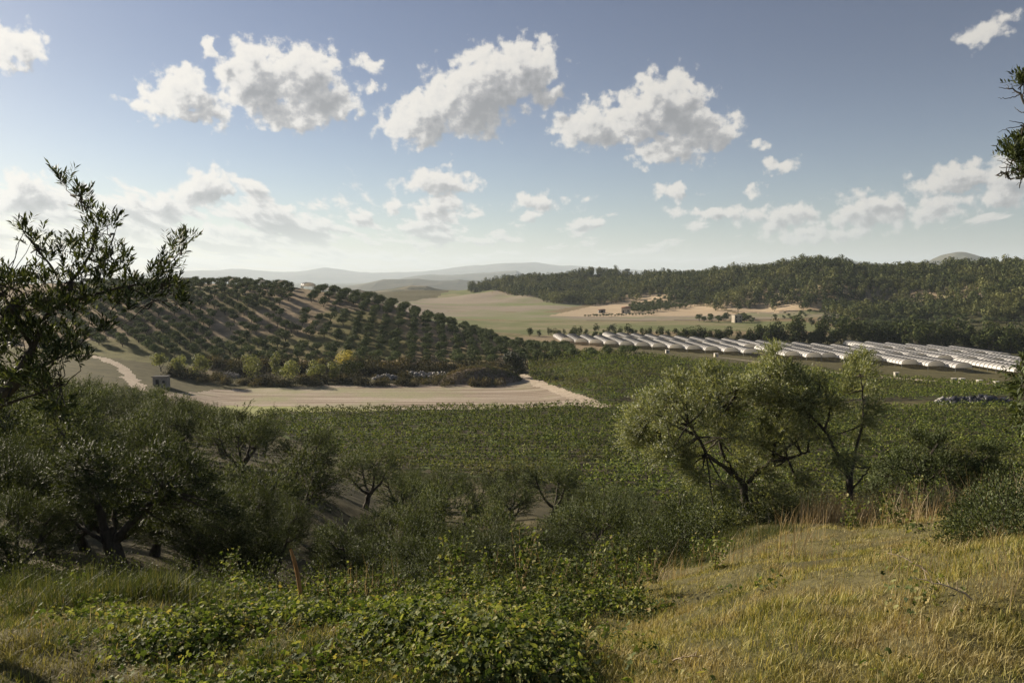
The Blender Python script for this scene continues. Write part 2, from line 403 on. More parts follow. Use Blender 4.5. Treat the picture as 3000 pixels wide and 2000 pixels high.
# ---------------------------------------------------------------- the ground sheet, cut into fields
def build_ground():
    a_f = np.radians(np.arange(-37, 37.001, 0.11))
    a_b = np.radians(np.arange(37, 323.1, 2.0))[1:-1]
    ang = np.concatenate([a_f, a_b])
    rr = [0.3]
    while rr[-1] < 25000:
        r = rr[-1]
        k = 0.03 if r < 2.5 else 0.0125 if r < 50 else 0.010 if r < 150 else 0.0075 if r < 460 else 0.012 if r < 1300 else 0.03
        rr.append(r*(1+k))
    rr = np.array(rr); na, nr = len(ang), len(rr)
    A, R = np.meshgrid(ang, rr, indexing='ij')
    X = R*np.sin(A); Y = R*np.cos(A); ZZ = H(X, Y)
    verts = np.stack([X, Y, ZZ], -1).reshape(-1, 3)
    verts = np.vstack([verts, [[0, 0, Hs(0, 0.0)]]]); ci = len(verts)-1
    i = np.arange(na); i2 = (i+1) % na; j = np.arange(nr-1)
    I, J = np.meshgrid(i, j, indexing='ij'); I2 = np.broadcast_to(i2[:, None], I.shape)
    quads = np.stack([I*nr+J, I*nr+J+1, I2*nr+J+1, I2*nr+J], -1).reshape(-1, 4)
    tris = np.stack([np.full(na, ci), i*nr, i2*nr], -1)
    # albedo zones of the ground
    x, y, z = verts.T
    r = np.hypot(x, y)
    c = np.zeros((len(verts), 3)); c[:] = (0.115, 0.105, 0.055)                     # dry soil and stubble
    def put(mask, col): 
        m = np.clip(mask, 0, 1)[:, None]; c[:] = c*(1-m) + np.array(col)*m
    n = fbm(x, y, 30, 4, 3)
    orch = (y > 236) & (y < 470) & (x < 40)
    put(orch*1.0, (0.27, 0.215, 0.15))
    put(orch*sstep(vnoise(x, y, 9, 77), 0.15, 0.5)*np.exp(-(((x+80)/48)**2+((y-300)/36)**2)), (0.50, 0.39, 0.28))
    put(orch*sstep(n, 0.05, 0.3)*0.8, (0.155, 0.16, 0.055))
    put(((y > 236) & (y < 256) & (x < 45) & (x > -85))*0.9, (0.07, 0.062, 0.035))     # scrubby bank at the foot
    put(sstep(y, 395, 420)*sstep(-y, -1400, -1300)*(x > -60), (0.24, 0.19, 0.12))
    fh = sstep(z, -27, -20)*sstep(y, 400, 500)*(y < 1600)*(x > 20)
    put(fh, (0.09, 0.08, 0.045))
    put(sstep(x/np.maximum(y, 1), 0.40, 0.46)*(y > 300)*(y < 900), (0.075, 0.075, 0.038))
    put((r > 1300)*1.0, (0.10, 0.11, 0.07))
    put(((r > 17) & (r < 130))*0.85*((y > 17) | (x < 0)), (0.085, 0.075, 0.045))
    me_verts = verts
    col = c
    # fields
    fx = x[quads].mean(1); fy = y[quads].mean(1)
    jx = fx + fbm(fx, fy, 6, 2, 71)*1.2; jy = fy + fbm(fx, fy, 6, 2, 72)*1.2
    reg = np.zeros(len(quads), int)
    for k, (nm, poly, mt, lab) in enumerate(FIELDS):
        if isinstance(poly, tuple): m = near_line(jx, jy, poly[0], poly[1])
        else: m = in_poly(jx, jy, poly)
        m &= (fy > 60)
        reg[m] = k+1
    def sub(name, q, extra, mat, lab):
        fs = [q]+([extra] if extra is not None else [])
        used = np.unique(np.concatenate([f.ravel() for f in fs])); mp = np.full(len(me_verts), -1); mp[used] = np.arange(len(used))
        o = mesh_np(name, me_verts[used], [mp[f] for f in fs], mat, smooth=True, attr={'tint': col[used]})
        return struct(o, lab)
    sub('ground', quads[reg == 0], tris, M_ground, 'brown soil and dry turf of the hillsides and valley floor')
    for k, (nm, poly, mt, lab) in enumerate(FIELDS):
        q = quads[reg == k+1]
        if len(q): sub(nm, q, None, mt, lab)

def ground_mat():
    m, nt, b = new_mat('soil_and_turf'); L = nt.links
    at = nt.nodes.new('ShaderNodeAttribute'); at.attribute_name = 'tint'
    n1 = nz(nt, 0.35, 8, 0.65); n2 = nz(nt, 14.0, 6, 0.7)
    r1 = ramp_node(nt, [(0.3, (0.62, 0.64, 0.6)), (0.7, (1.35, 1.3, 1.2))]); L.new(n1.outputs['Fac'], r1.inputs[0])
    r2 = ramp_node(nt, [(0.35, (0.6, 0.6, 0.6)), (0.65, (1.3, 1.28, 1.2))]); L.new(n2.outputs['Fac'], r2.inputs[0])
    a = nt.nodes.new('ShaderNodeMix'); a.data_type = 'RGBA'; a.blend_type = 'MULTIPLY'; a.inputs['Factor'].default_value = 1
    L.new(at.outputs['Color'], a.inputs['A']); L.new(r1.outputs[0], a.inputs['B'])
    c = nt.nodes.new('ShaderNodeMix'); c.data_type = 'RGBA'; c.blend_type = 'MULTIPLY'; c.inputs['Factor'].default_value = 1
    L.new(a.outputs['Result'], c.inputs['A']); L.new(r2.outputs[0], c.inputs['B'])
    L.new(c.outputs['Result'], b.inputs['Base Color'])
    b.inputs['Roughness'].default_value = 0.95; b.inputs['Specular IOR Level'].default_value = 0.1
    bp = nt.nodes.new('ShaderNodeBump'); bp.inputs['Strength'].default_value = 0.5; bp.inputs['Distance'].default_value = 0.04
    L.new(n2.outputs['Fac'], bp.inputs['Height']); L.new(bp.outputs[0], b.inputs['Normal'])
    return m
M_ground = ground_mat()
def field_mat(name, c1, c2, scale, stretch, c3=None, s3=0.05):
    """ploughed or mown field: streaks along the rows over broad patches"""
    m, nt, b = new_mat(name); L = nt.links
    n1 = nz(nt, scale, 5, 0.65, 'Object', stretch); r1 = ramp_node(nt, [(0.36, c1), (0.64, c2)]); L.new(n1.outputs['Fac'], r1.inputs[0])
    col = r1.outputs[0]
    if c3:
        n2 = nz(nt, s3, 5, 0.6); mr = nt.nodes.new('ShaderNodeMapRange'); mr.inputs[1].default_value = 0.47; mr.inputs[2].default_value = 0.62
        L.new(n2.outputs['Fac'], mr.inputs[0])
        a = nt.nodes.new('ShaderNodeMix'); a.data_type = 'RGBA'; L.new(mr.outputs[0], a.inputs['Factor']); L.new(col, a.inputs['A']); a.inputs['B'].default_value = (*c3, 1); col = a.outputs['Result']
    n3 = nz(nt, 3.0, 6, 0.7); r3 = ramp_node(nt, [(0.3, (0.72, 0.72, 0.72)), (0.7, (1.22, 1.2, 1.18))]); L.new(n3.outputs['Fac'], r3.inputs[0])
    c = nt.nodes.new('ShaderNodeMix'); c.data_type = 'RGBA'; c.blend_type = 'MULTIPLY'; c.inputs['Factor'].default_value = 1
    L.new(col, c.inputs['A']); L.new(r3.outputs[0], c.inputs['B']); L.new(c.outputs['Result'], b.inputs['Base Color'])
    b.inputs['Roughness'].default_value = 0.95; b.inputs['Specular IOR Level'].default_value = 0.1
    return m
M_pale = field_mat('mown_pale_field', (0.22, 0.17, 0.12), (0.47, 0.40, 0.32), 0.5, (0.035, 0.8, 1, 3), (0.30, 0.29, 0.17), 0.05)
M_verge = field_mat('grass_verge', (0.26, 0.28, 0.10), (0.36, 0.36, 0.17), 0.8, (0.3, 1, 1), None)
M_green = field_mat('green_crop', (0.12, 0.145, 0.055), (0.20, 0.205, 0.09), 0.25, (0.15, 1.2, 1), (0.25, 0.22, 0.125), 0.02)
M_tan = field_mat('stubble_field', (0.42, 0.32, 0.21), (0.52, 0.42, 0.29), 0.2, (0.2, 1.3, 1, 12), None)
M_plow = field_mat('ploughed_field', (0.24, 0.20, 0.15), (0.33, 0.28, 0.21), 0.25, (0.1, 1.6, 1, 20), (0.20, 0.22, 0.10), 0.012)
M_track = field_mat('dusty_track', (0.40, 0.33, 0.25), (0.54, 0.46, 0.36), 0.8, (1, 1, 1), None)
M_vsoil = field_mat('vineyard_soil', (0.05, 0.045, 0.025), (0.09, 0.075, 0.045), 1.0, (1, 1, 1), (0.10, 0.13, 0.04), 0.2)
M_dark = field_mat('dark_loam', (0.10, 0.085, 0.06), (0.15, 0.12, 0.085), 0.3, (0.3, 1, 1), None)

def D(*pts): return [D2(a, b) for a, b in pts]
V1 = [P(262, 413, 60), P(300, 411, 60), P(500, 408, 60), P(608, 405, 60)] + [UY(720, 178), UY(900, 182), UY(1120, 186), UY(1120, 96), UY(700, 100), UY(600, 105), UY(450, 117), UY(330, 128), UY(250, 160)]
V2 = D((1212, 818), (1300, 812), (1400, 812), (1500, 818), (1600, 832), (1700, 842)) + [UY(800, 247), UY(900, 233), UY(1010, 222), UY(1120, 212), UY(1120, 198), UY(900, 192), UY(700, 190)] + D((1480, 918), (1380, 926), (1300, 898), (1215, 872))
FIELDS = [
 ('field', D((340, 925), (380, 905), (500, 893), (760, 883), (1000, 880), (1200, 872), (1232, 876), (1290, 898), (1372, 928), (1380, 932), (1100, 939), (640, 946), (540, 944)), M_pale, 'pale mown field in front of the scrub and the olive hill'),
 ('grass_verge', D((530, 930), (700, 932), (900, 941), (900, 946), (640, 952), (420, 950), (380, 930)), M_verge, 'light green grass strip along the pale field'),
 ('vineyard_ground', V1, M_vsoil, 'dark soil under the near vineyard'),
 ('vineyard_ground', V2, M_vsoil, 'dark soil under the upper vineyard on the rise'),
 ('dirt_road', ([D2(195, 815), D2(240, 822), D2(278, 842), D2(296, 865), D2(325, 895), D2(380, 905)], 1.6), M_track, 'pale rutted farm track at the left foot of the olive hill'),
 ('dirt_road', ([D2(1195, 862), D2(1240, 882), D2(1320, 912), D2(1385, 932)], 1.8), M_track, 'pale track between the vineyard corner and the mown field'),
 ('dirt_road', ([UY(700, 287), UY(800, 250), UY(900, 236), UY(960, 227), UY(1120, 214)], 1.5), M_track, 'pale track running in front of the polytunnels'),
 ('field', [(30, 408), (60, 432), (120, 445), (190, 430), (190, 520), (100, 540), (-60, 545), (-80, 430)], M_green, 'green strip field beyond the tree belt'),
 ('dirt_road', ([(-90, 548), (0, 552), (120, 548), (330, 528)], 2.6), M_dark, 'dark straight ditch line across the far fields'),
 ('field', [(-120, 560), (330, 540), (360, 620), (170, 600), (60, 640), (-120, 660)], M_plow, 'grey brown ploughed field across the valley'),
 ('field', [(28, 600), (170, 590), (160, 700), (150, 760), (95, 840), (70, 740)], M_tan, 'sunlit tan stubble field below the dark wood'),
 ('field', [(-120, 665), (25, 645), (60, 745), (85, 850), (20, 960), (-100, 960)], M_plow, 'furrowed grey field left of the tan stubble'),
 ('field', [(175, 600), (350, 545), (330, 600), (230, 660), (190, 700), (165, 690)], M_tan, 'tan stubble field beside the ruined farmhouse'),
 ('field', [(-90, 965), (20, 965), (60, 900), (60, 1150), (-90, 1150)], M_green, 'pale green upland field in the gap between hills'),
]
build_ground()

# far ridges, each a solid ridge at its own distance
def ridge(name, pts, Y, depth, base, mat, lab, seed, amp):
    """pts: (u, v) skyline seen from the terrace at distance Y"""
    us = np.array([p[0] for p in pts], float); vs = np.array([p[1] for p in pts], float)
    nx, ny = 260, 26
    uu = np.linspace(us[0], us[-1], nx); top = np.array([zv(Y, v) for v in np.interp(uu, us, vs)])
    ty = np.linspace(-1, 1, ny)
    X = np.repeat(((uu-512)/FPX*Y)[:, None], ny, 1); Yy = Y + ty[None, :]*depth + X*0
    prof = np.clip(np.cos(ty*math.pi/2), 0, 1)**0.8
    edge = sstep(np.linspace(0, 1, nx), 0, 0.08)*sstep(np.linspace(1, 0, nx), 0, 0.08)
    Zt = base + (top-base)[:, None]*prof[None, :]*edge[:, None]
    Zt = Zt + amp*fbm(X, Yy, depth*0.35, 4, seed)*prof[None, :]*edge[:, None]
    v = np.stack([X, Yy, Zt], -1).reshape(-1, 3)
    i, j = np.meshgrid(np.arange(nx-1), np.arange(ny-1), indexing='ij')
    q = np.stack([i*ny+j, (i+1)*ny+j, (i+1)*ny+j+1, i*ny+j+1], -1).reshape(-1, 4)
    return struct(mesh_np(name, v, [q], mat, smooth=True), lab, 'hill')
M_far = noise_mat('far_scrub', [(0.35, (0.05, 0.06, 0.035)), (0.6, (0.13, 0.12, 0.08))], 0.004, 8)
M_far2 = noise_mat('near_knoll', [(0.4, (0.05, 0.06, 0.03)), (0.62, (0.22, 0.18, 0.11))], 0.02, 8)
ridge('hill', [(360, 292), (385, 289), (400, 287), (412, 285), (428, 286), (445, 290), (462, 296), (485, 300)], 1650, 150, -45, M_far2, 'bare and scrubby knoll in the gap behind the olive hill', 3, 3)
ridge('hill', [(385, 299), (405, 295), (418, 291), (432, 293), (450, 299)], 1250, 70, -40, M_far2, 'small rounded knoll low in the gap between the hills', 4, 1)
ridge('mountains', [(330, 290), (365, 284), (385, 279), (400, 279), (420, 278), (440, 280), (460, 279), (485, 282), (520, 284), (560, 290)], 4200, 500, -80, M_far, 'blue grey wooded ridge in the gap between the hills', 5, 14)
ridge('mountains', [(380, 284), (405, 277), (430, 274), (460, 274), (490, 272), (516, 270), (528, 276), (560, 284)], 8000, 900, -85, M_far, 'flat topped blue hill ending in a step', 6, 18)
ridge('mountains', [(120, 276), (190, 270), (240, 270), (290, 272), (330, 269), (370, 272), (410, 271), (440, 269), (460, 267), (500, 263), (530, 262), (560, 265), (640, 270), (760, 276)], 15000, 2500, -90, M_far, 'faint pale mountains along the horizon', 7, 60)
ridge('mountains', [(880, 268), (915, 262), (935, 260), (948, 253), (957, 251.5), (966, 254), (985, 260), (1010, 264), (1060, 268)], 4500, 500, -80, M_far, 'blue conical peak over the right hand wood', 8, 8)

# ---------------------------------------------------------------- plant geometry
def unit(a): return a/(np.linalg.norm(a, axis=-1, keepdims=True)+1e-9)
def leaf_quads(c, d, L, Wd, rng, up=None, flat=0.0):
    """pointed leaves: c base points, d unit directions"""
    n = len(c); r = rng.normal(size=(n, 3))
    if up is not None: r = r*(1-flat) + np.asarray(up)*flat*2.4
    s = unit(np.cross(d, r)); L = np.broadcast_to(np.asarray(L, float), n)[:, None]; Wd = np.broadcast_to(np.asarray(Wd, float), n)[:, None]
    nn = np.cross(s, d)
    v = np.stack([c, c+d*L*0.5+s*Wd*0.5+nn*L*0.04, c+d*L, c+d*L*0.5-s*Wd*0.5+nn*L*0.04], 1).reshape(-1, 3)
    f = np.arange(4*n).reshape(n, 4)
    return v, f
def tube(pts, rad, k=6, rng=None, rough=0.0):
    pts = np.asarray(pts, float); n = len(pts); t = np.gradient(pts, axis=0); t = unit(t)
    ref = np.array([0.3, 1, 0.1]); a = unit(np.cross(t, ref)); b = np.cross(t, a)
    ang = np.arange(k)/k*2*math.pi
    rr = np.broadcast_to(np.asarray(rad, float), n)[:, None]*np.ones((n, k))
    if rng is not None and rough: rr = rr*(1+rng.normal(size=(n, k))*rough)
    v = pts[:, None] + rr[..., None]*(np.cos(ang)[None, :, None]*a[:, None]+np.sin(ang)[None, :, None]*b[:, None])
    i, j = np.meshgrid(np.arange(n-1), np.arange(k), indexing='ij'); j2 = (j+1) % k
    f = np.stack([i*k+j, i*k+j2, (i+1)*k+j2, (i+1)*k+j], -1).reshape(-1, 4)
    return v.reshape(-1, 3), f
def merge(parts):
    vs, fs, o = [], [], 0
    for v, f in parts:
        vs.append(v); fs.append(f+o); o += len(v)
    return np.vstack(vs), np.vstack(fs)
def bez(a, b, bend, n=7, rng=None, wob=0.0):
    t = np.linspace(0, 1, n)[:, None]; a = np.asarray(a, float); b = np.asarray(b, float)
    m = (a+b)/2+np.asarray(bend, float)
    p = a*(1-t)**2+2*m*t*(1-t)+b*t*t
    if rng is not None and wob: p[1:-1] += rng.normal(size=(n-2, 3))*wob
    return p
def shoots(centers, radii, per, ccen, rng, slen=(0.25, 0.5), nl=12, LL=0.06, LW=0.014, upk=0.7, out=0.7, fill=0.5, wood=False):
    """leafy shoots in clusters: returns leaf quads (and thin twigs)"""
    C = np.repeat(centers, per, 0); R = np.repeat(radii, per)[:, None]; n = len(C)
    q = unit(rng.normal(size=(n, 3)))*(rng.random((n, 1))**fill)*R
    q[:, 2] *= 0.8
    p = C+q
    d = unit(unit(p-ccen)*out + unit(q)*0.5 + np.array([0, 0, upk]) + rng.normal(size=(n, 3))*0.4)
    ln = rng.uniform(*slen, size=(n, 1))
    t = (np.arange(nl)+0.5)/nl
    droop = np.array([0, 0, -0.25])
    base = p[:, None]+d[:, None]*(ln*t[None, :])[..., None] + droop*(ln*(t**2)[None, :])[..., None]
    side = unit(np.cross(d, rng.normal(size=(n, 3))))[:, None]
    sg = np.where(np.arange(nl) % 2, 1, -1)[None, :, None]
    ld = unit(d[:, None]*0.9+side*sg*0.75+rng.normal(size=(n, nl, 3))*0.28)
    outn = unit(unit(p-ccen)*0.8+unit(q)*0.6+np.array([0, 0, 0.35]))
    v, f = leaf_quads(base.reshape(-1, 3), ld.reshape(-1, 3), rng.uniform(0.7, 1.15, n*nl)*LL, LW, rng, np.repeat(outn, nl, 0), 0.7)
    tw = None
    if wood:
        k = 3; tws = []
        a = p-d*ln*0.5; b = p+d*ln*0.5; e = p+d*ln+droop*ln
        s = side[:, 0]*0.004; u2 = np.cross(d, side[:, 0])*0.004
        vv = np.stack([a-s, a+s, b-s*.7, b+s*.7, e], 1).reshape(-1, 3); o = np.arange(n)[:, None]*5
        ff = np.vstack([np.hstack([o, o+1, o+3, o+2])])
        f3 = np.hstack([o+2, o+3, o+4, o+4])
        tw = (vv, np.vstack([ff]))
    return v, f, tw

M_bark = noise_mat('olive_bark', [(0.3, (0.035, 0.03, 0.024)), (0.7, (0.12, 0.105, 0.085))], 9, 8, 0.95, 0.8, stretch=(1, 1, 0.3))
OL = [(0.0, (0.016, 0.022, 0.008)), (0.35, (0.036, 0.048, 0.018)), (0.7, (0.070, 0.090, 0.034)), (0.93, (0.115, 0.14, 0.060)), (1.0, (0.17, 0.19, 0.10))]
M_olive = leaf_mat('olive_leaves', OL, 0.22, 0.6, 0.18, tcol=(1.3, 1.25, 0.5))
M_olive_far = leaf_mat('orchard_leaves', [(0, (0.042, 0.062, 0.024)), (0.5, (0.10, 0.13, 0.052)), (1, (0.20, 0.23, 0.105))], 0.12, 0.8, 0.12)
M_wood_far = leaf_mat('wood_leaves', [(0, (0.018, 0.027, 0.010)), (0.5, (0.045, 0.060, 0.022)), (1, (0.13, 0.145, 0.055))], 0.12, 0.8, 0.1,
    patch=dict(stops=[(0, (0.06, 0.07, 0.024)), (1, (0.20, 0.20, 0.08))], scale=0.035, lo=0.46, hi=0.6))
M_poplar = leaf_mat('poplar_leaves', [(0, (0.10, 0.12, 0.04)), (0.6, (0.20, 0.22, 0.085)), (1, (0.32, 0.32, 0.15))], 0.35, 0.6, 0.3)
M_poplar_y = leaf_mat('yellow_leaves', [(0, (0.22, 0.20, 0.05)), (0.6, (0.40, 0.34, 0.10)), (1, (0.52, 0.45, 0.17))], 0.35, 0.6, 0.3)
M_dark = leaf_mat('dark_evergreen', [(0, (0.018, 0.028, 0.012)), (0.6, (0.04, 0.055, 0.022)), (1, (0.07, 0.085, 0.035))], 0.12, 0.6, 0.3)
M_belt = leaf_mat('riverside_leaves', [(0, (0.022, 0.034, 0.012)), (0.5, (0.048, 0.066, 0.022)), (1, (0.11, 0.12, 0.038))], 0.15, 0.8, 0.1,
    patch=dict(stops=[(0, (0.08, 0.085, 0.025)), (1, (0.20, 0.18, 0.07))], scale=0.06, lo=0.5, hi=0.62))
M_scrub = leaf_mat('dry_scrub', [(0, (0.07, 0.055, 0.03)), (0.5, (0.12, 0.10, 0.055)), (1, (0.23, 0.19, 0.12))], 0.2, 0.8, 0.2,
    patch=dict(stops=[(0, (0.04, 0.05, 0.02)), (1, (0.09, 0.10, 0.04))], scale=0.12, lo=0.45, hi=0.55))
M_scrub_d = leaf_mat('dark_scrub', [(0, (0.03, 0.032, 0.016)), (0.6, (0.06, 0.058, 0.03)), (1, (0.11, 0.095, 0.055))], 0.15, 0.8, 0.2)
M_vine = leaf_mat('vine_leaves', [(0, (0.020, 0.032, 0.006)), (0.4, (0.08, 0.12, 0.018)), (0.8, (0.225, 0.27, 0.046)), (1, (0.26, 0.27, 0.07))], 0.2, 0.75, 0.12,
    patch=dict(stops=[(0, (0.06, 0.07, 0.018)), (1, (0.19, 0.18, 0.055))], scale=0.03, lo=0.5, hi=0.68))

def olive(seed, h=4.2, cr=2.1, shoots_n=26, nl=12, LL=0.075, LW=0.018, lean=0.3, fork=0.28, k=4, r0=0.2, mat=None, sides=7, ncl=1.0, slen=(0.25, 0.55), label=None):
    rng = np.random.default_rng(seed)
    th = h*fork; la = rng.random()*6.28; top = np.array([math.cos(la)*lean, math.sin(la)*lean, th])
    wood = [tube(bez((0, 0, -0.5), top, (rng.normal()*0.12, rng.normal()*0.12, 0), 7, rng, 0.02), np.linspace(r0*1.35, r0*0.8, 7)*np.array([1.2, 1, 1, .95, .95, 1, 1.05]), sides, rng, 0.09)]
    cen = []
    for i in range(k):
        a = i/k*6.283+rng.normal()*0.3; rr = cr*rng.uniform(0.42, 0.62); zz = h*rng.uniform(0.58, 0.78)
        e = np.array([math.cos(a)*rr, math.sin(a)*rr, zz])+top*np.array([.6, .6, 0])
        limb = bez(top-[0, 0, 0.08], e, (math.cos(a)*0.28*cr*0.5, math.sin(a)*0.28*cr*0.5, -0.10*h), 8, rng, 0.03)
        wood.append(tube(limb, np.linspace(r0*0.62, r0*0.2, 8), max(4, sides-1), rng, 0.06))
        for j, t in enumerate((3, 4, 5, 6, 7)):
            for _ in range(2 if t > 4 else 1):
                a2 = a+rng.normal()*0.85; l2 = cr*rng.uniform(0.28, 0.5)
                s = limb[t]; e2 = s+np.array([math.cos(a2)*l2, math.sin(a2)*l2, rng.uniform(-0.12, 0.6)*l2*1.5])
                rad = math.hypot(e2[0], e2[1])
                if rad > cr*0.88: e2[:2] *= cr*0.88/rad
                e2[2] = min(e2[2], h*0.9)
                wood.append(tube(bez(s, e2, (0, 0, 0.08), 4, rng, 0.02), np.linspace(r0*0.22, r0*0.07, 4), 4))
                cen.append(e2)
                if rng.random() < 0.6*ncl: cen.append(s*0.5+e2*0.5+np.array([0, 0, 0.3]))
    for _ in range(int(9*ncl)):
        q = unit(rng.normal(size=3)); cen.append(np.array([q[0]*cr*0.5, q[1]*cr*0.5, h*0.72+q[2]*h*0.12]))
    cen = np.array(cen); rad = rng.uniform(0.17, 0.30, len(cen))*cr
    v, f, _ = shoots(cen, rad, shoots_n, np.array([0, 0, h*0.5]), rng, slen, nl, LL, LW)
    wv, wf = merge(wood)
    root = empty('olive_tree')
    mesh_np('trunk', wv, [wf], M_bark, root, True)
    mesh_np('crown', v, [f], mat or M_olive, root)
    return root

def facing(p, out, leaf, rng, jit=0.55):
    """leaf clumps lying on the outside of a crown, facing outwards"""
    n = unit(out+rng.normal(size=out.shape)*jit); ax = unit(np.cross(n, rng.normal(size=n.shape))); s = np.cross(n, ax); m = len(p)
    L = (rng.uniform(0.6, 1.3, m)*leaf)[:, None]; W_ = (leaf*rng.uniform(0.5, 0.85, m))[:, None]
    v = np.stack([p-ax*L/2, p+s*W_/2, p+ax*L/2, p-s*W_/2], 1).reshape(-1, 3)
    return v, np.arange(4*m).reshape(m, 4)
def blob_crown(rng, h, cr, n, leaf, base=0.18, lobes=7, squash=1.0, tall=False):
    """crown of leaf clumps over several uneven lobes"""
    cz = h*(base+(1-base)/2); rz = h*(1-base)/2
    lc = unit(rng.normal(size=(lobes, 3)))*rng.uniform(0.35, 0.62, (lobes, 1)); lr = rng.uniform(0.33, 0.55, lobes)
    if tall: lc[:, 2] = np.linspace(-0.6, 0.65, lobes); lc[:, :2] *= 0.6
    i = rng.integers(0, lobes, n); d = unit(rng.normal(size=(n, 3)))
    p = lc[i]+d*(lr[i]*rng.uniform(0.72, 1.08, n))[:, None]
    p = p*np.array([cr, cr, rz*squash])+np.array([0, 0, cz])
    keep = p[:, 2] > h*base*0.6; p = p[keep]; d = d[keep]
    return facing(p, d, leaf, rng, 0.38)
def simple_tree(name, seed, h, cr, n, leaf, mat, trunk_r=0.12, base=0.18, lobes=7, tall=False, forks=3):
    rng = np.random.default_rng(seed); root = empty(name)
    w = [tube(bez((0, 0, -0.5), (rng.normal()*0.15, rng.normal()*0.15, h*max(base, .15)*1.2), (0.1, 0, 0), 4), np.linspace(trunk_r*1.3, trunk_r, 4), 5)]
    for i in range(forks):
        a = i/forks*6.28+rng.random()
        w.append(tube(bez((0, 0, h*max(base, .15)), (math.cos(a)*cr*0.55, math.sin(a)*cr*0.55, h*(0.85 if tall else 0.7)), (0, 0, -0.1*h), 5), np.linspace(trunk_r*0.7, trunk_r*0.2, 5), 4))
    wv, wf = merge(w); mesh_np('trunk', wv, [wf], M_bark, root, True)
    v, f = blob_crown(rng, h, cr, n, leaf, base, lobes, 1.0, tall)
    mesh_np('crown', v, [f], mat, root)
    return root

ORD = ['first', 'second', 'third', 'fourth', 'fifth', 'sixth', 'seventh', 'eighth', 'ninth', 'tenth', 'eleventh', 'twelfth', 'thirteenth', 'fourteenth', 'fifteenth', 'sixteenth', 'seventeenth', 'eighteenth', 'nineteenth', 'twentieth']
TENS = ['', '', 'twenty', 'thirty', 'forty', 'fifty', 'sixty', 'seventy', 'eighty', 'ninety']
TENTH = ['', '', 'twentieth', 'thirtieth', 'fortieth', 'fiftieth', 'sixtieth', 'seventieth', 'eightieth', 'ninetieth']
def nth(i):
    if i < 20: return ORD[i]
    n = i+1
    if n >= 100: return 'hundredth' if n == 100 else 'hundred and '+nth(n-101)
    return TENTH[n//10] if n % 10 == 0 else TENS[n//10]+'-'+ORD[n % 10-1]
def place(proto, first, x, y, rz, s, label, cat, group, used, dz=0.0, sz=None):
    o = proto if not used.get(proto.name) else copy_tree(proto)
    used[proto.name] = True
    o.location = (x, y, Hs(x, y)+dz); o.rotation_euler = (0, 0, rz); o.scale = (s, s, sz or s)
    tag(o, label, cat, group); return o
USED = {}
def uv_of(x, y, z):
    c, s = math.cos(PITCH), math.sin(PITCH); d = y*c - z*s; h = y*s + z*c
    return 512+FPX*x/d, 341-FPX*h/d

# ---------------------------------------------------------------- vineyards: every row of vines on its own
def vine_rows(poly, y0, dy, n, xr, group, where, seed, slope=0.0, hgt=1.95, dens=32, curve=0.0):
    rng = np.random.default_rng(seed)
    for k in range(n):
        yb = y0+k*dy
        xs = np.arange(xr[0], xr[1], 1.12); xs = xs + rng.normal(size=len(xs))*0.16
        ys = yb+slope*xs+curve*(xs-xr[0])**2+rng.normal(size=len(xs))*0.12
        keep = in_poly(xs, ys, poly) & (rng.random(len(xs)) > 0.05)
        xs, ys = xs[keep], ys[keep]
        if len(xs) < 6: continue
        # every vine a leafy mound on its own stem, neighbours touching
        np_ = len(xs); hh = hgt*rng.uniform(0.72, 1.12, np_)*(0.85+0.3*vnoise(xs, ys, 9, seed)); m = dens
        d = unit(rng.normal(size=(np_, m, 3))); d[..., 2] = np.abs(d[..., 2])*1.0-0.15
        c = np.stack([xs, ys, H(xs, ys)+hh*0.45], -1)[:, None]+d*np.stack([np.full(np_, 0.70), np.full(np_, 0.58), hh*0.55], -1)[:, None]*rng.uniform(0.7, 1.1, (np_, m, 1))
        v, f = facing(c.reshape(-1, 3), d.reshape(-1, 3)+np.array([0, 0, 0.2]), 0.36, rng, 0.45)
        o = mesh_np('vine_row', v, [f], M_vine)
        tag(o, 'leafy green vine row, %s from the front of the %s' % (nth(k), where), 'vine row', group)
vine_rows(V1, 98, 2.55, 42, (-75, 118), 'vine rows of the near vineyard', 'near vineyard', 11, slope=-0.05)
vine_rows(V2, 187, 2.6, 36, (0, 140), 'vine rows of the upper vineyard', 'upper vineyard', 12, slope=-0.10, dens=30)

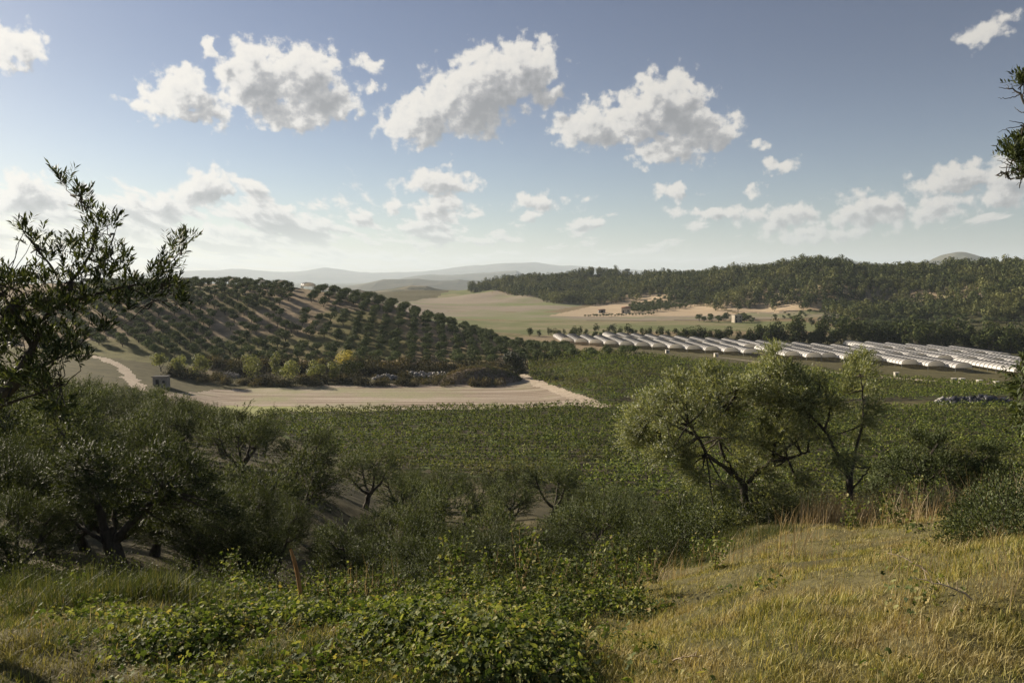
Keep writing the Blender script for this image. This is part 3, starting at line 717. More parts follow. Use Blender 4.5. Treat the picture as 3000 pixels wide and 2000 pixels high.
# ---------------------------------------------------------------- olive orchard on the hill
oproto = []
for i in range(6):
    rng = np.random.default_rng(100+i)
    oproto.append(simple_tree('olive_tree', 100+i, 3.7+0.25*(i % 3), 2.45+0.15*(i % 2), 860, 0.36, M_olive_far, 0.13, 0.2, 8))
def orchard_spots():
    out = []; rng = np.random.default_rng(5)
    bx = (300-512)/FPX
    # right parcel: rows run straight up the slope
    for c in range(-1, 22):
        x0 = -70+c*5.3
        m = 0
        for r in range(30):
            y = 254+r*4.9; x = x0-(y-254)*0.10+0.35*math.sin(r*0.7+c)
            s = x/y
            if s < bx-0.01 or y > 372: continue
            out.append((x+rng.normal()*0.35, y+rng.normal()*0.4, 'R', c+1, m)); m += 1
    # left parcel: rows run slantwise up and to the left
    for c in range(-14, 24):
        m = 0
        for r in range(-4, 34):
            a = c*5.9; b = r*4.7
            x = -66+a*0.72-b*0.66-8; y = 250+a*0.66+b*0.74
            if y < 251 or y > 380: continue
            s = x/y
            if s > bx-0.012 or x < -185: continue
            out.append((x+rng.normal()*0.35, y+rng.normal()*0.35, 'L', c+14, m)); m += 1
    res = []
    for x, y, p, c, m in out:
        z = Hs(x, y); u, v = uv_of(x, y, z)
        if u < -40: continue
        if x > -8 and y > 330: continue
        if y > 262 and x > 22: continue
        # bare shoulder in the middle of the hill
        q = vnoise(np.array([x]), np.array([y]), 14, 4)[0]
        miss = 0.05+(0.30 if (-110 < x < -62 and 275 < y < 330) else 0)
        if q < 0.22: miss += 0.25
        if rng.random() < miss: continue
        res.append((x, y, p, c, m, rng.random(), rng.uniform(0.82, 1.15)))
    res.sort(key=lambda t: t[1]); return res
OS = orchard_spots(); NIND = 96
side = {'R': 'in the right hill orchard', 'L': 'in the slanting left orchard'}
for i, (x, y, p, c, m, rz, s) in enumerate(OS[:NIND]):
    place(oproto[i % 6], 0, x, y, rz*6.28, s*0.95, 'round olive tree, %s up the %s row from the left %s' % (nth(m), nth(c), side[p]), 'olive tree', 'olive trees in rows on the hill', USED)
rest = OS[NIND:]
def bake(protos, spots, name, sd):
    """one mesh holding many crowns and trunks"""
    data = []
    for p in protos:
        g = {}
        for ch in p.children:
            me = ch.data; v = np.empty(len(me.vertices)*3, np.float32); me.vertices.foreach_get('co', v)
            l = np.empty(len(me.loops), np.int32); me.loops.foreach_get('vertex_index', l)
            g[ch.name.split('.')[0]] = (v.reshape(-1, 3), l.reshape(-1, 4))
        data.append(g)
    C, Tt = [], []
    for i, (x, y, rz, s) in enumerate(spots):
        g = data[i % len(data)]; z = Hs(x, y); a = rz*6.28; R = np.array([[math.cos(a), math.sin(a), 0], [-math.sin(a), math.cos(a), 0], [0, 0, 1]])
        for k, dst in (('crown', C), ('trunk', Tt)):
            v, f = g[k]; dst.append((v@R*s+np.array([x, y, z]), f))
    cv, cf = merge(C); tv, tf = merge(Tt)
    V = np.vstack([cv, tv]); o = mesh_np(name, V, [cf, tf+len(cv)], protos[0].children[0].data.materials[0] if protos[0].children[0].name.startswith('crown') else protos[0].children[1].data.materials[0])
    o.data.materials.append(M_bark)
    mi = np.zeros(len(cf)+len(tf), np.int32); mi[len(cf):] = 1; o.data.polygons.foreach_set('material_index', mi)
    return o
tag(bake(oproto, [(x, y, rz, s) for x, y, p, c, m, rz, s in rest], 'olive_trees', 0), 'farther olive trees covering the upper slope and crest of the hill', 'olive trees', None, 'stuff')

# ---------------------------------------------------------------- wood on the right hand hills
fproto = [simple_tree('forest_tree', 200+i, 7.5+(i % 3), 3.6+0.4*(i % 2), 230, 0.95, M_wood_far, 0.16, 0.02, 7, tall=(i == 0)) for i in range(6)]
def wood_spots():
    rng = np.random.default_rng(8); out = []
    N = 45000; u = rng.uniform(470, 1120, N); Y = rng.uniform(430, 1130, N)
    x = (u-512)/FPX*Y; acc = rng.random(N) < (Y/1130)
    x, Y, u = x[acc], Y[acc], u[acc]; z = H(x, Y)
    # lower edge and crest of the wood as (u, Y) lines
    lo = np.interp(u, [470, 500, 545, 590, 640, 700, 716, 800, 862, 930, 1000, 1120], [1010, 960, 800, 770, 770, 706, 640, 588, 520, 505, 455, 420])
    hi = np.interp(u, [470, 500, 540, 600, 700, 760, 820, 940, 1030, 1120], [1120, 1130, 1110, 1010, 900, 840, 790, 700, 640, 600])
    edge = fbm(x, Y, 40, 3, 61)*28
    k = (Y > lo+edge) & (Y < hi)
    bare = (vnoise(x, Y, 34, 91) > 0.86) & (u > 700)
    k &= ~bare
    x, Y, u = x[k], Y[k], u[k]
    # keep apart
    cell = {}; keep = []
    for i in np.argsort(rng.random(len(x))):
        cx, cy = int(x[i]//5.2), int(Y[i]//5.2)
        if (cx, cy) in cell: continue
        cell[(cx, cy)] = 1; keep.append(i)
    return [(x[i], Y[i], rng.random(), 0.62+0.85*rng.random()**1.6) for i in keep], len(keep)
WS, nws = wood_spots(); print('wood', nws)
tag(bake(fproto, WS, 'forest', 0), 'dark green wood covering the hills on the right', 'wood', None, 'stuff')
for i, p in enumerate(fproto):     # the clearest trees at the foot of the wood
    u, Y = [(716, 628), (738, 612), (775, 600), (803, 590), (842, 560), (900, 520)][i]
    x = (u-512)/FPX*Y
    place(p, 0, x, Y, i*1.1, 1.15, 'tall dark tree, %s from the left along the foot of the wood' % nth(i), 'tree', 'trees at the foot of the wood', USED)
# flat topped pines on the ridge
pp = empty('umbrella_pine'); rng = np.random.default_rng(3)
w = [tube(bez((0, 0, -0.5), (0.3, 0, 8), (0.4, 0, 0), 6), np.linspace(0.28, 0.16, 6), 6)]
for i in range(5):
    a = i*1.25; w.append(tube(bez((0.25, 0, 6.5), (math.cos(a)*2.6, math.sin(a)*2.6, 9.2), (0, 0, -0.3), 4), np.linspace(0.12, 0.05, 4), 4))
wv, wf = merge(w); mesh_np('trunk', wv, [wf], M_bark, pp, True)
n = 500; a = rng.random(n)*6.28; r = np.sqrt(rng.random(n))*3.8; c = np.stack([np.cos(a)*r, np.sin(a)*r, 9.3+rng.normal(size=n)*0.45-r*0.06], -1)
v, f = leaf_quads(c, unit(rng.normal(size=(n, 3))), 0.8, 0.6, rng); mesh_np('crown', v, [f], M_dark, pp)
RIDGE = [(612, 985), (627, 980), (658, 905), (775, 815), (800, 790), (868, 720), (893, 700), (905, 695), (930, 700), (735, 860), (985, 660), (1008, 655)]
for i, (u, Y) in enumerate(RIDGE):
    x = (u-512)/FPX*Y
    place(pp, 0, x, Y, i*2.3, 0.7+0.3*((i*7) % 5)/5, 'flat topped pine above the wood, %s along the ridge from the left' % nth(sorted(a for a, _ in RIDGE).index(u)), 'pine tree', 'pines on the ridge', USED, dz=0.2)

# ---------------------------------------------------------------- hedges and riverside trees in the valley
bproto = [simple_tree('valley_tree', 300+i, 5.0+1.2*(i % 3), 2.6+0.5*(i % 2), 420, 0.6, M_belt, 0.14, 0.08, 8, tall=(i % 2 == 1)) for i in range(6)]
rng = np.random.default_rng(12); BS = []
def belt(pts, n, s0, s1, w):
    for i in range(n):
        t = (i+rng.random()*0.7)/n*(len(pts)-1); k = min(int(t), len(pts)-2); f = t-k
        u = pts[k][0]*(1-f)+pts[k+1][0]*f; Y = pts[k][1]*(1-f)+pts[k+1][1]*f
        BS.append(((u-512)/FPX*Y+rng.normal()*w, Y+rng.normal()*w, rng.random(), rng.uniform(s0, s1)))
belt([(525, 405), (560, 412), (600, 415), (640, 413)], 17, 0.5, 0.85, 2)
belt([(555, 385), (600, 402), (650, 402), (677, 396)], 22, 0.55, 0.95, 2)
belt([(680, 380), (720, 370), (775, 358), (830, 350)], 52, 0.7, 1.1, 3)
belt([(770, 362), (860, 345), (950, 330), (1040, 312), (1110, 300)], 95, 1.2, 1.75, 5)
belt([(850, 352), (950, 342), (1040, 325), (1120, 312)], 46, 1.3, 1.9, 5)
BS.sort(key=lambda t: t[1])
for i, (x, y, rz, s) in enumerate(BS):
    u, _ = uv_of(x, y, -28)
    j = sum(1 for b in BS if uv_of(b[0], b[1], -28)[0] < u)
    place(bproto[i % 6], 0, x, y, rz*6.28, s, 'bushy tree, %s from the left in the belt behind the polytunnels' % nth(j), 'tree', 'trees in the belt behind the polytunnels', USED)
# round tree and distant copses
cop = [simple_tree('round_tree', 340+i, 6.5, 3.2, 500, 0.6, M_dark, 0.16, 0.12, 7) for i in range(2)]
for i, (u, Y, s, lab) in enumerate([(613, 430, 0.95, 'single dark round tree standing behind the middle of the hedge'), (520, 900, 0.7, 'small dark bush alone in the upland field in the gap'), (527, 905, 0.7, 'second dark bush in the upland field in the gap'), (843, 470, 1.2, 'dark tall tree beside the farm clump'), (812, 480, 0.9, 'slim tree left of the farm clump'), (826, 448, 1.5, 'largest tree of the clump in front of the terraces'), (836, 452, 1.6, 'broad dark tree in the clump in front of the terraces')]):
    x = (u-512)/FPX*Y; place(cop[i % 2], 0, x, Y, i, s, lab, 'tree', 'round trees of the valley', USED)
# small olive plots across the valley
PL = []
for r in range(11):
    for c in range(15):
        u = 622+c*5.2+r*1.2+rng.normal()*0.6; Y = 612+r*11+c*5+rng.normal()*2
        if rng.random() < 0.08 or (r+c < 4): continue
        PL.append(((u-512)/FPX*Y, Y, rng.random(), rng.uniform(0.9, 1.3)))
for c in range(30):
    u = 735+rng.normal()*17; Y = 540+rng.normal()*12
    if abs(u-737) < 7 and Y < 531: continue
    PL.append(((u-512)/FPX*Y, Y, rng.random(), rng.uniform(0.7, 1.4)))
for c in range(45):
    u = 775+rng.random()*60; Y = 520+rng.random()*110
    PL.append(((u-512)/FPX*Y, Y, rng.random(), rng.uniform(0.4, 0.9)))
for c in range(24):
    u = 585+c*3; PL.append(((u-512)/FPX*(590+c), 590+c+rng.normal()*2, rng.random(), rng.uniform(0.4, 0.7)))
for r in range(4):
    for c in range(24):
        u = 868+c*7+rng.normal(); Y = 455+r*15+rng.normal()*2
        if rng.random() < 0.08: continue
        PL.append(((u-512)/FPX*Y, Y, rng.random(), rng.uniform(0.8, 1.25)))
for c in range(46):
    u = 815+rng.random()*60+c*0.6; Y = 455+rng.random()*90
    PL.append(((u-512)/FPX*Y, Y, rng.random(), rng.uniform(0.5, 1.1)))
tag(bake(oproto, PL, 'olive_plots', 0), 'small far olive plots and scrub across the valley', 'olive trees', None, 'stuff')

# ---------------------------------------------------------------- polytunnels
def plastic_mat():
    m, nt, b = new_mat('milky_plastic_film'); L = nt.links
    n = nz(nt, 0.6, 5, 0.6); r = ramp_node(nt, [(0.3, (0.84, 0.81, 0.77)), (0.7, (0.96, 0.93, 0.89))]); L.new(n.outputs['Fac'], r.inputs[0])
    oi = nt.nodes.new('ShaderNodeObjectInfo'); hs = nt.nodes.new('ShaderNodeHueSaturation'); mr = nt.nodes.new('ShaderNodeMapRange')
    L.new(oi.outputs['Random'], mr.inputs[0]); mr.inputs[3].default_value = 0.8; mr.inputs[4].default_value = 1.12
    L.new(mr.outputs[0], hs.inputs['Value']); L.new(r.outputs[0], hs.inputs['Color'])
    L.new(hs.outputs[0], b.inputs['Base Color']); b.inputs['Roughness'].default_value = 0.42; b.inputs['Specular IOR Level'].default_value = 0.7
    t = nt.nodes.new('ShaderNodeBsdfTranslucent'); L.new(hs.outputs[0], t.inputs[0])
    ms = nt.nodes.new('ShaderNodeMixShader'); ms.inputs[0].default_value = 0.42
    L.new(b.outputs[0], ms.inputs[1]); L.new(t.outputs[0], ms.inputs[2]); L.new(ms.outputs[0], nt.nodes['Material Output'].inputs['Surface'])
    return m
M_film = plastic_mat()
M_gable = noise_mat('gable_film_lightened', [(0.4, (0.85, 0.80, 0.68)), (0.6, (0.93, 0.89, 0.78))], 0.6, 3, 0.7)  # lighter, creamier film than the roof, its backlit glow put into the colour
_nt = M_gable.node_tree; _t = _nt.nodes.new('ShaderNodeBsdfTranslucent'); _t.inputs[0].default_value = (0.95, 0.9, 0.78, 1); _m = _nt.nodes.new('ShaderNodeMixShader'); _m.inputs[0].default_value = 0.6
_nt.links.new(_nt.nodes['Principled BSDF'].outputs[0], _m.inputs[1]); _nt.links.new(_t.outputs[0], _m.inputs[2]); _nt.links.new(_m.outputs[0], _nt.nodes['Material Output'].inputs['Surface'])
M_steel = noise_mat('galvanised_hoops', [(0.4, (0.12, 0.12, 0.12)), (0.6, (0.22, 0.22, 0.21))], 3, 3, 0.5, spec=0.5)
def arch(w, h0, h, n=11):
    a = np.linspace(0, math.pi, n); x = -np.cos(a)*w/2; z = h0+np.sin(a)**0.8*(h-h0); return x, z
def make_tunnel(Lg, w=5.6, h0=1.3, h=3.0):
    root = empty('polytunnel'); ns = int(Lg/2)+1; ys = np.linspace(0, Lg, ns*2-1); x, z = arch(w, h0, h, 13)
    X = np.repeat(x[None], len(ys), 0); Zz = np.repeat(z[None], len(ys), 0).copy(); Zz[1::2] -= 0.2*np.sin(np.linspace(0, math.pi, 13))[None]
    Y = np.repeat(ys[:, None], 13, 1); v = np.stack([X, Y, Zz], -1).reshape(-1, 3)
    i, j = np.meshgrid(np.arange(len(ys)-1), np.arange(12), indexing='ij'); q = np.stack([i*13+j, i*13+j+1, (i+1)*13+j+1, (i+1)*13+j], -1).reshape(-1, 4)
    mesh_np('film_roof', v, [q], M_film, root)
    # gable: film filled arch above the gutter line at either end, thin sheet with two faces
    g = []
    for yy in (0.05, Lg-0.05):
        vv = [(xx, yy, zz) for xx, zz in zip(x, z)]+[(xx, yy, 1.35) for xx in x]
        ff = [(k, k+1, 13+k+1, 13+k) for k in range(12)]
        g.append((np.array(vv), np.array(ff)))
    for gv, gf in g: mesh_np('gable', gv, [gf], M_gable, root)
    hoops = []
    for k in range(0, len(ys), 2):
        xx, zz = arch(w+0.14, h0, h+0.07, 11); hoops.append(tube(np.stack([xx, np.full(11, ys[k]), zz], -1), 0.07, 4))
    po = hoops
    for sx in (-1, 1):
        for k in range(0, len(ys), 4):
            po.append(tube([(sx*w/2, ys[k], -0.3), (sx*w/2, ys[k], h0)], 0.06, 4))
    pv, pf = merge(po); mesh_np('frame', pv, [pf], M_steel, root)
    return root
A0 = np.array([168.0, 218.0]); B0 = np.array([28.0, 343.0]); dF = (B0-A0); LF = np.linalg.norm(dF); dF /= LF; dN = np.array([-dF[1], dF[0]]); dN = dN if dN[1] > 0 else -dN
dN = np.array([math.sin(RAD(-4)), math.cos(RAD(-4))]); rzt = math.atan2(-dN[0], dN[1])
tun = make_tunnel(30.0); n_t = int(LF/7.9)+1; cnt = 0
for b in range(6):
    shift = [0, 3.2, -2.5, 4, 0, 2][b]
    for k in range(-2, n_t+3):
        off = b*33.0+12+(6 if b == 0 and 7 <= k <= 9 else 0)
        p = A0+dF*(k*7.95+shift)+dN*off
        u, v = uv_of(p[0], p[1], -30)
        e = p+dN*30
        if u > 1120 or p[0] < 20: continue
        lim = np.interp(uv_of(e[0], e[1], -30)[0], [540, 640, 740, 870, 1024, 1120], [392, 402, 366, 336, 296, 280])
        if e[1] > lim: continue
        if b == 0 and k in (3, 12): continue
        if b == 2 and k in (9,): continue
        place(tun, 0, p[0], p[1], rzt, 1.0, 'milky white polytunnel, %s from the right in the %s block back' % (nth(k+2), nth(b)), 'polytunnel', 'white polytunnels in the valley', USED); cnt += 1
print('tunnels', cnt)
# white water tanks and door boxes before the tunnels
def box_mesh(name, sx, sy, sz, mat, parent, z0=0, bevel=0.04, loc=(0, 0, 0)):
    import bmesh
    bm = bmesh.new(); bmesh.ops.create_cube(bm, size=1)
    for v in bm.verts: v.co = Vector((v.co.x*sx+loc[0], v.co.y*sy+loc[1], (v.co.z+0.5)*sz+z0+loc[2]))
    if bevel: bmesh.ops.bevel(bm, geom=bm.edges[:], offset=bevel, segments=1, affect='EDGES')
    me = bpy.data.meshes.new(name); bm.to_mesh(me); bm.free(); o = bpy.data.objects.new(name, me); COL.objects.link(o); me.materials.append(mat)
    if parent: o.parent = parent
    return o
M_white = noise_mat('white_sheet', [(0.4, (0.55, 0.50, 0.42)), (0.6, (0.72, 0.67, 0.58))], 1.5, 4, 0.7)
def porch():
    r = empty('door_porch'); box_mesh('walls', 2.2, 1.6, 2.2, M_white, r, -0.2); box_mesh('door', 1.0, 0.06, 1.8, M_steel, r, 0, 0.01, (0, -0.84, 0)); box_mesh('roof_sheet', 2.5, 1.9, 0.12, M_white, r, 2.02, 0.02); return r
po = porch()
for i, (u, Y) in enumerate([(668, 305), (717, 282), (899, 240), (957, 226), (965, 226), (983, 222), (1000, 219)]):
    x = (u-512)/FPX*Y; place(po, 0, x, Y, rzt, 0.62, 'small pale box porch before the tunnels, %s from the left' % nth(i), 'porch', 'pale boxes before the polytunnels', USED)
# tunnels on the plateau behind the olive hill
hl = [(150, 366), (185, 372), (236, 372), (262, 372), (284, 374), (310, 374), (336, 372), (362, 366)]
for i, (u, Y) in enumerate(hl):
    x = (u-512)/FPX*Y; place(tun, 0, x, Y, 0.3, 1.0, 'white tunnel roof between trees on the hilltop, %s from the left' % nth(i), 'polytunnel', 'white tunnels on the hilltop', USED, dz=0.4)

# ---------------------------------------------------------------- scrub, poplars and heaps between the hill and the pale field
def shrub_mesh(rng, w, h, n, leaf, mat, parent, name='foliage', dome=True):
    d = unit(rng.normal(size=(n, 3))); d[:, 2] = np.abs(d[:, 2]); r = rng.random((n, 1))**0.35
    lob = 1+0.25*np.sin(np.arctan2(d[:, 1], d[:, 0])*3+rng.random()*6)[:, None]
    p = d*r*np.array([w, w, h])*lob
    dd = unit(d*0.7+np.array([0, 0, 0.6])+rng.normal(size=d.shape)*0.5)
    v, f = leaf_quads(p, dd, rng.uniform(0.6, 1.3, n)*leaf, leaf*0.6, rng)
    return mesh_np(name, v, [f], mat, parent)
def stem_cluster(rng, w, h, n, r=0.03):
    return merge([tube(bez((rng.normal()*0.08, rng.normal()*0.08, -0.2), (rng.normal()*w*0.45, rng.normal()*w*0.45, h*rng.uniform(0.5, 0.8)), (0, 0, 0.1), 4), np.linspace(r, r*0.4, 4), 4) for _ in range(n)])
def make_shrub(name, seed, w, h, n, leaf, mat, stems=4, r=0.03):
    rng = np.random.default_rng(seed); root = empty(name)
    v, f = stem_cluster(rng, w, h, stems, r); mesh_np('stems', v, [f], M_bark, root)
    shrub_mesh(rng, w, h, n, leaf, mat, root); return root
# yellow green poplars and almond trees
POP = [(790, 818, 248, 7.2, 3.8, 1, 'yellow leaved twin crowned tree standing on the dark bank'), (735, 822, 247, 4.0, 1.4, 1, 'small yellow sapling on the bank left of the yellow twin crowned tree'),
 (455, 888, 222, 7.6, 3.6, 0, 'pale green tree at the left end beside the hut'), (580, 882, 226, 9.4, 3.9, 0, 'tall pale green tree second from the left along the scrub'),
 (632, 862, 232, 8.4, 2.4, 0, 'narrow pale green tree third along the scrub'), (660, 890, 222, 7.4, 3.6, 0, 'broad pale green tree in the middle of the scrub'),
 (722, 880, 228, 6.8, 3.3, 0, 'light green tree left of the round one in the scrub'), (762, 878, 228, 6.2, 2.5, 0, 'yellowish tree between two green ones in the scrub'), (806, 878, 227, 7.2, 4.6, 2, 'round topped green tree at the right of the pale tree line'),
 (365, 870, 226, 6.0, 3.0, 0, 'golden bush like tree behind the hut'), (408, 868, 228, 5.6, 2.6, 0, 'rusty leaved small tree right of the hut')]
for i, (dx, dy, Y, h, cr, k, lab) in enumerate(POP):
    x, y, z = UY(dx*0.43537, Y); t = simple_tree('poplar_tree' if k < 2 else 'almond_tree', 400+i, h, cr, 1300, 0.42, [M_poplar, M_poplar_y, M_belt][k], 0.14, 0.14, 9)
    t.location = (x, y, z); tag(t, lab, 'tree', 'pale trees along the scrub strip')
dt = simple_tree('round_tree', 430, 9.2, 4.0, 2600, 0.42, M_dark, 0.26, 0.12, 10)
x, y, z = UY(1182*0.43537, 232); dt.location = (x, y, z); tag(dt, 'big dark round tree at the end of the scrub beside the vineyard corner', 'tree')
sp = [make_shrub('scrub_bush', 440+i, 1.5+0.3*(i % 3), 1.5+0.4*(i % 2), 330, 0.34, M_scrub if i % 3 == 0 else M_scrub_d) for i in range(6)]
rng = np.random.default_rng(31); SPT = []
for i in range(120):
    dx = 380+rng.random()*810; Y = 219+rng.random()**1.3*16
    SPT.append((dx, Y, rng.uniform(0.7, 1.35)))
for i in range(120):
    dx = 480+rng.random()*720; SPT.append((dx, 240+rng.random()*12, rng.uniform(1.0, 1.9)))
SPT.sort()
for i, (dx, Y, s) in enumerate(SPT):
    x, y, z = UY(dx*0.43537, Y)
    place(sp[i % 6], 0, x, y, i*1.7, s, 'low dry bush, %s from the left in the scrub strip' % nth(i), 'bush', 'bushes of the scrub strip', USED)
# heaps of bleached prunings and rubble, and the brushy mound
M_rub = noise_mat('bleached_rubble', [(0.3, (0.16, 0.15, 0.14)), (0.6, (0.42, 0.40, 0.37)), (0.8, (0.6, 0.58, 0.55))], 3.0, 5, 0.9)
M_blk = noise_mat('black_plastic_sheet', [(0.4, (0.015, 0.015, 0.018)), (0.62, (0.05, 0.05, 0.055)), (0.75, (0.35, 0.34, 0.33))], 2.2, 5, 0.35, spec=0.5)
def heap(name, seed, w, d, h, n, sz, mat, stick=False):
    rng = np.random.default_rng(seed); parts = []
    for i in range(n):
        a, r = rng.random()*6.28, math.sqrt(rng.random()); c = np.array([math.cos(a)*r*w, math.sin(a)*r*d, h*(1-r**1.5)*rng.uniform(0.3, 1.0)])
        if stick:
            q = unit(rng.normal(size=3)*np.array([1, 1, 0.45])); parts.append(tube([c-q*sz, c+q*sz*0.2+rng.normal(size=3)*0.1, c+q*sz], [0.07, 0.06, 0.03], 4))
        else:
            b = np.array([[x, y, z] for x in (-1, 1) for y in (-1, 1) for z in (-1, 1)])*rng.uniform(0.3, 1, 3)*sz*rng.uniform(0.4, 1)+rng.normal(size=(8, 3))*0.12*sz
            M = np.linalg.qr(rng.normal(size=(3, 3)))[0]; parts.append((b@M+c, np.array([[0, 1, 3, 2], [4, 6, 7, 5], [0, 4, 5, 1], [2, 3, 7, 6], [0, 2, 6, 4], [1, 5, 7, 3]])))
    v, f = merge(parts); return mesh_np(name, v, [f], mat)
HP = [(520, 872, 236, 3.6, 2, 1.6, True, 'grey heap of bleached branches left of the pale trees'), (590, 878, 232, 2.5, 1.6, 1.3, True, 'grey branch heap under the tall pale tree'), (890, 868, 234, 5, 2, 1.5, False, 'long low heap of white rubble in the scrub'),
 (960, 862, 238, 6, 2, 1.6, False, 'white rubble heap in the middle of the scrub'), (1010, 862, 237, 4.5, 2, 1.6, False, 'white rubble heap left of the brushy mound'), (1060, 868, 233, 4, 1.8, 1.2, True, 'bleached branch heap on the edge of the brushy mound')]
for i, (dx, dy, Y, w, d, h, st, lab) in enumerate(HP):
    o = heap('debris_heap', 460+i, w, d, h, 130, 0.9 if st else 0.55, M_rub, st); o.location = UY(dx*0.43537, Y); tag(o, lab, 'debris heap', 'heaps of debris in the scrub')
mound = empty('brush_mound', UY(1105*0.43537, 228)); rng = np.random.default_rng(9)
g = 28; a, b = np.meshgrid(np.linspace(-1, 1, g), np.linspace(-1, 1, g), indexing='ij'); rr = np.clip(1-(a*a+b*b), 0, 1)
v = np.stack([a*12.5, b*6, rr**0.7*4.4*(1+0.25*fbm(a*10, b*10, 3, 3, 5))-0.4], -1).reshape(-1, 3); i, j = np.meshgrid(np.arange(g-1), np.arange(g-1), indexing='ij')
mesh_np('earth', v, [np.stack([i*g+j, (i+1)*g+j, (i+1)*g+j+1, i*g+j+1], -1).reshape(-1, 4)], noise_mat('mound_earth', [(0.3, (0.12, 0.09, 0.065)), (0.7, (0.34, 0.27, 0.21))], 1.2, 6, 0.95), mound, True)
n = 5200; a = rng.random(n)*6.28; r = np.sqrt(rng.random(n)); p = np.stack([np.cos(a)*r*12.3, np.sin(a)*r*5.9, (1-r*r)**0.7*4.5+rng.normal(size=n)*0.12-0.2], -1)
v, f = leaf_quads(p, unit(rng.normal(size=(n, 3))*0.6+np.array([0, 0, 0.8])), rng.uniform(0.3, 0.9, n), 0.16, rng); mesh_np('dry_brush', v, [f], M_scrub, mound)
tag(mound, 'long mound of earth grown over with dry pinkish brush', 'mound')
x, y, z = UY(2255*0.43537, 188); o = heap('debris_heap', 480, 9.5, 3.0, 1.7, 260, 0.9, M_blk); o.location = (x, y, z); tag(o, 'black plastic sheeting heaped at the right edge of the vineyard', 'debris heap')
o = heap('debris_heap', 481, 3.0, 1.6, 0.9, 60, 0.7, M_rub); o.location = UY(2185*0.43537, 190); tag(o, 'pale sand and rubble pile left of the black plastic sheeting', 'debris heap')
# farm hut and houses
M_conc = noise_mat('grey_concrete', [(0.3, (0.18, 0.165, 0.145)), (0.7, (0.32, 0.30, 0.27))], 1.6, 6, 0.9)
M_void = noise_mat('dark_opening', [(0.4, (0.015, 0.014, 0.012)), (0.6, (0.03, 0.028, 0.025))], 2, 2, 0.8)
M_tile = noise_mat('clay_tiles', [(0.3, (0.20, 0.11, 0.07)), (0.7, (0.36, 0.22, 0.15))], 2.5, 5, 0.9)
def hut(name, loc, rz, w, d, h, wall, roof, pitched, wins, lab, cat):
    r = empty(name, loc, rz); box_mesh('wall', w, d, h+0.6, wall, r, -0.6, 0.02)
    if pitched:
        hw, hd, e = w/2+0.25, d/2+0.3, h+0.004
        v = [(-hw, -hd, e), (hw, -hd, e), (hw, hd, e), (-hw, hd, e), (-hw, 0, e+h*0.3), (hw, 0, e+h*0.3)]
        mesh_np('roof', np.array(v, float), [np.array([[0, 1, 5, 4], [2, 3, 4, 5], [0, 3, 2, 1]]), np.array([[0, 4, 3], [1, 2, 5]])], roof, r)
    else: box_mesh('roof', w+0.5, d+0.5, 0.16, roof, r, h+0.004, 0.02)
    for (x, z0, ww, hh, nm) in wins:
        f = box_mesh(nm, ww, 0.08, hh, M_void, r, z0, 0.01, (x, -d/2-0.02, 0))
        if nm == 'window': box_mesh('frame', ww+0.2, 0.07, 0.1, wall, f, z0-0.1, 0.01, (x, -d/2-0.05, 0))
    return tag(r, lab, cat)
hut('farm_hut', UY(365*0.43537, 200), 0.12, 3.4, 2.8, 2.5, M_conc, M_void, False, [(-0.6, 0, 0.8, 1.9, 'door'), (0.9, 1.0, 0.6, 0.6, 'window')], 'small grey concrete hut with dark flat roof beside the farm track', 'hut')
M_cream = noise_mat('cream_plaster', [(0.3, (0.34, 0.29, 0.22)), (0.7, (0.50, 0.45, 0.36))], 1.0, 5, 0.9)
hut('farmhouse', UY(1438*0.43537, 640), -0.2, 7, 5, 4.2, M_cream, M_tile, True, [(-2, 0, 1, 2.2, 'door'), (1.8, 1.5, 1, 1.1, 'window')], 'small cream farmhouse beside the far olive plot', 'house')
hut('farmhouse', UY(1693*0.43537, 520), 0.25, 5.4, 4, 5.0, M_cream, M_conc, False, [(-1.4, 0, 1, 2.2, 'door'), (-1.4, 3.0, 0.9, 1.1, 'window'), (1.3, 3.0, 0.9, 1.1, 'window'), (1.3, 0.8, 0.9, 1.2, 'window')], 'roofless two storey farmhouse ruin among trees on the right', 'house')
hut('farm_shed', UY(1382*0.43537, 650), 0.1, 5.5, 3, 2.4, M_conc, M_tile, True, [(0, 0, 2, 2, 'door')], 'low shed left of the small cream farmhouse', 'shed')

# ---------------------------------------------------------------- olive grove on the slope below the terrace
M_olive_mid = leaf_mat('olive_leaves_slope_sunlit', [(0.0, (0.022, 0.030, 0.012)), (0.35, (0.052, 0.068, 0.027)), (0.7, (0.100, 0.124, 0.050)), (1.0, (0.20, 0.225, 0.12))], 0.22, 0.65, 0.15, tcol=(1.3, 1.25, 0.5))  # lighter olive leaves: sun on the grove crowns is raised into the colour
mid = [olive(500+i, 4.4+0.3*(i % 3), 2.45+0.15*(i % 2), 22, 10, 0.135, 0.045, 0.35+0.2*(i % 2), 0.27, 3+(i % 2), 0.22, slen=(0.35, 0.7), mat=M_olive_mid) for i in range(6)]
near = [olive(520+i, 4.6+0.3*(i % 2), 2.7, 62, 15, 0.085, 0.024, 0.4, 0.24, 4, 0.24, slen=(0.3, 0.6)) for i in range(4)]
G = [(420, 1062, 60, 0.98), (505, 1020, 68, 1.0), (592, 1030, 84, 0.9), (708, 1112, 55, 1.02), (832, 1108, 59, 1.0), (912, 1112, 62, 0.92), (310, 985, 84, 1.0),
 (150, 985, 62, 1.2), (60, 1010, 44, 1.1), (560, 1180, 37, 0.95), (1000, 1130, 66, 0.9), (1085, 1120, 72, 0.85), (1180, 1135, 64, 0.95), (1265, 1130, 60, 1.0), (1375, 1185, 50, 0.95), (1450, 1160, 60, 0.85)]
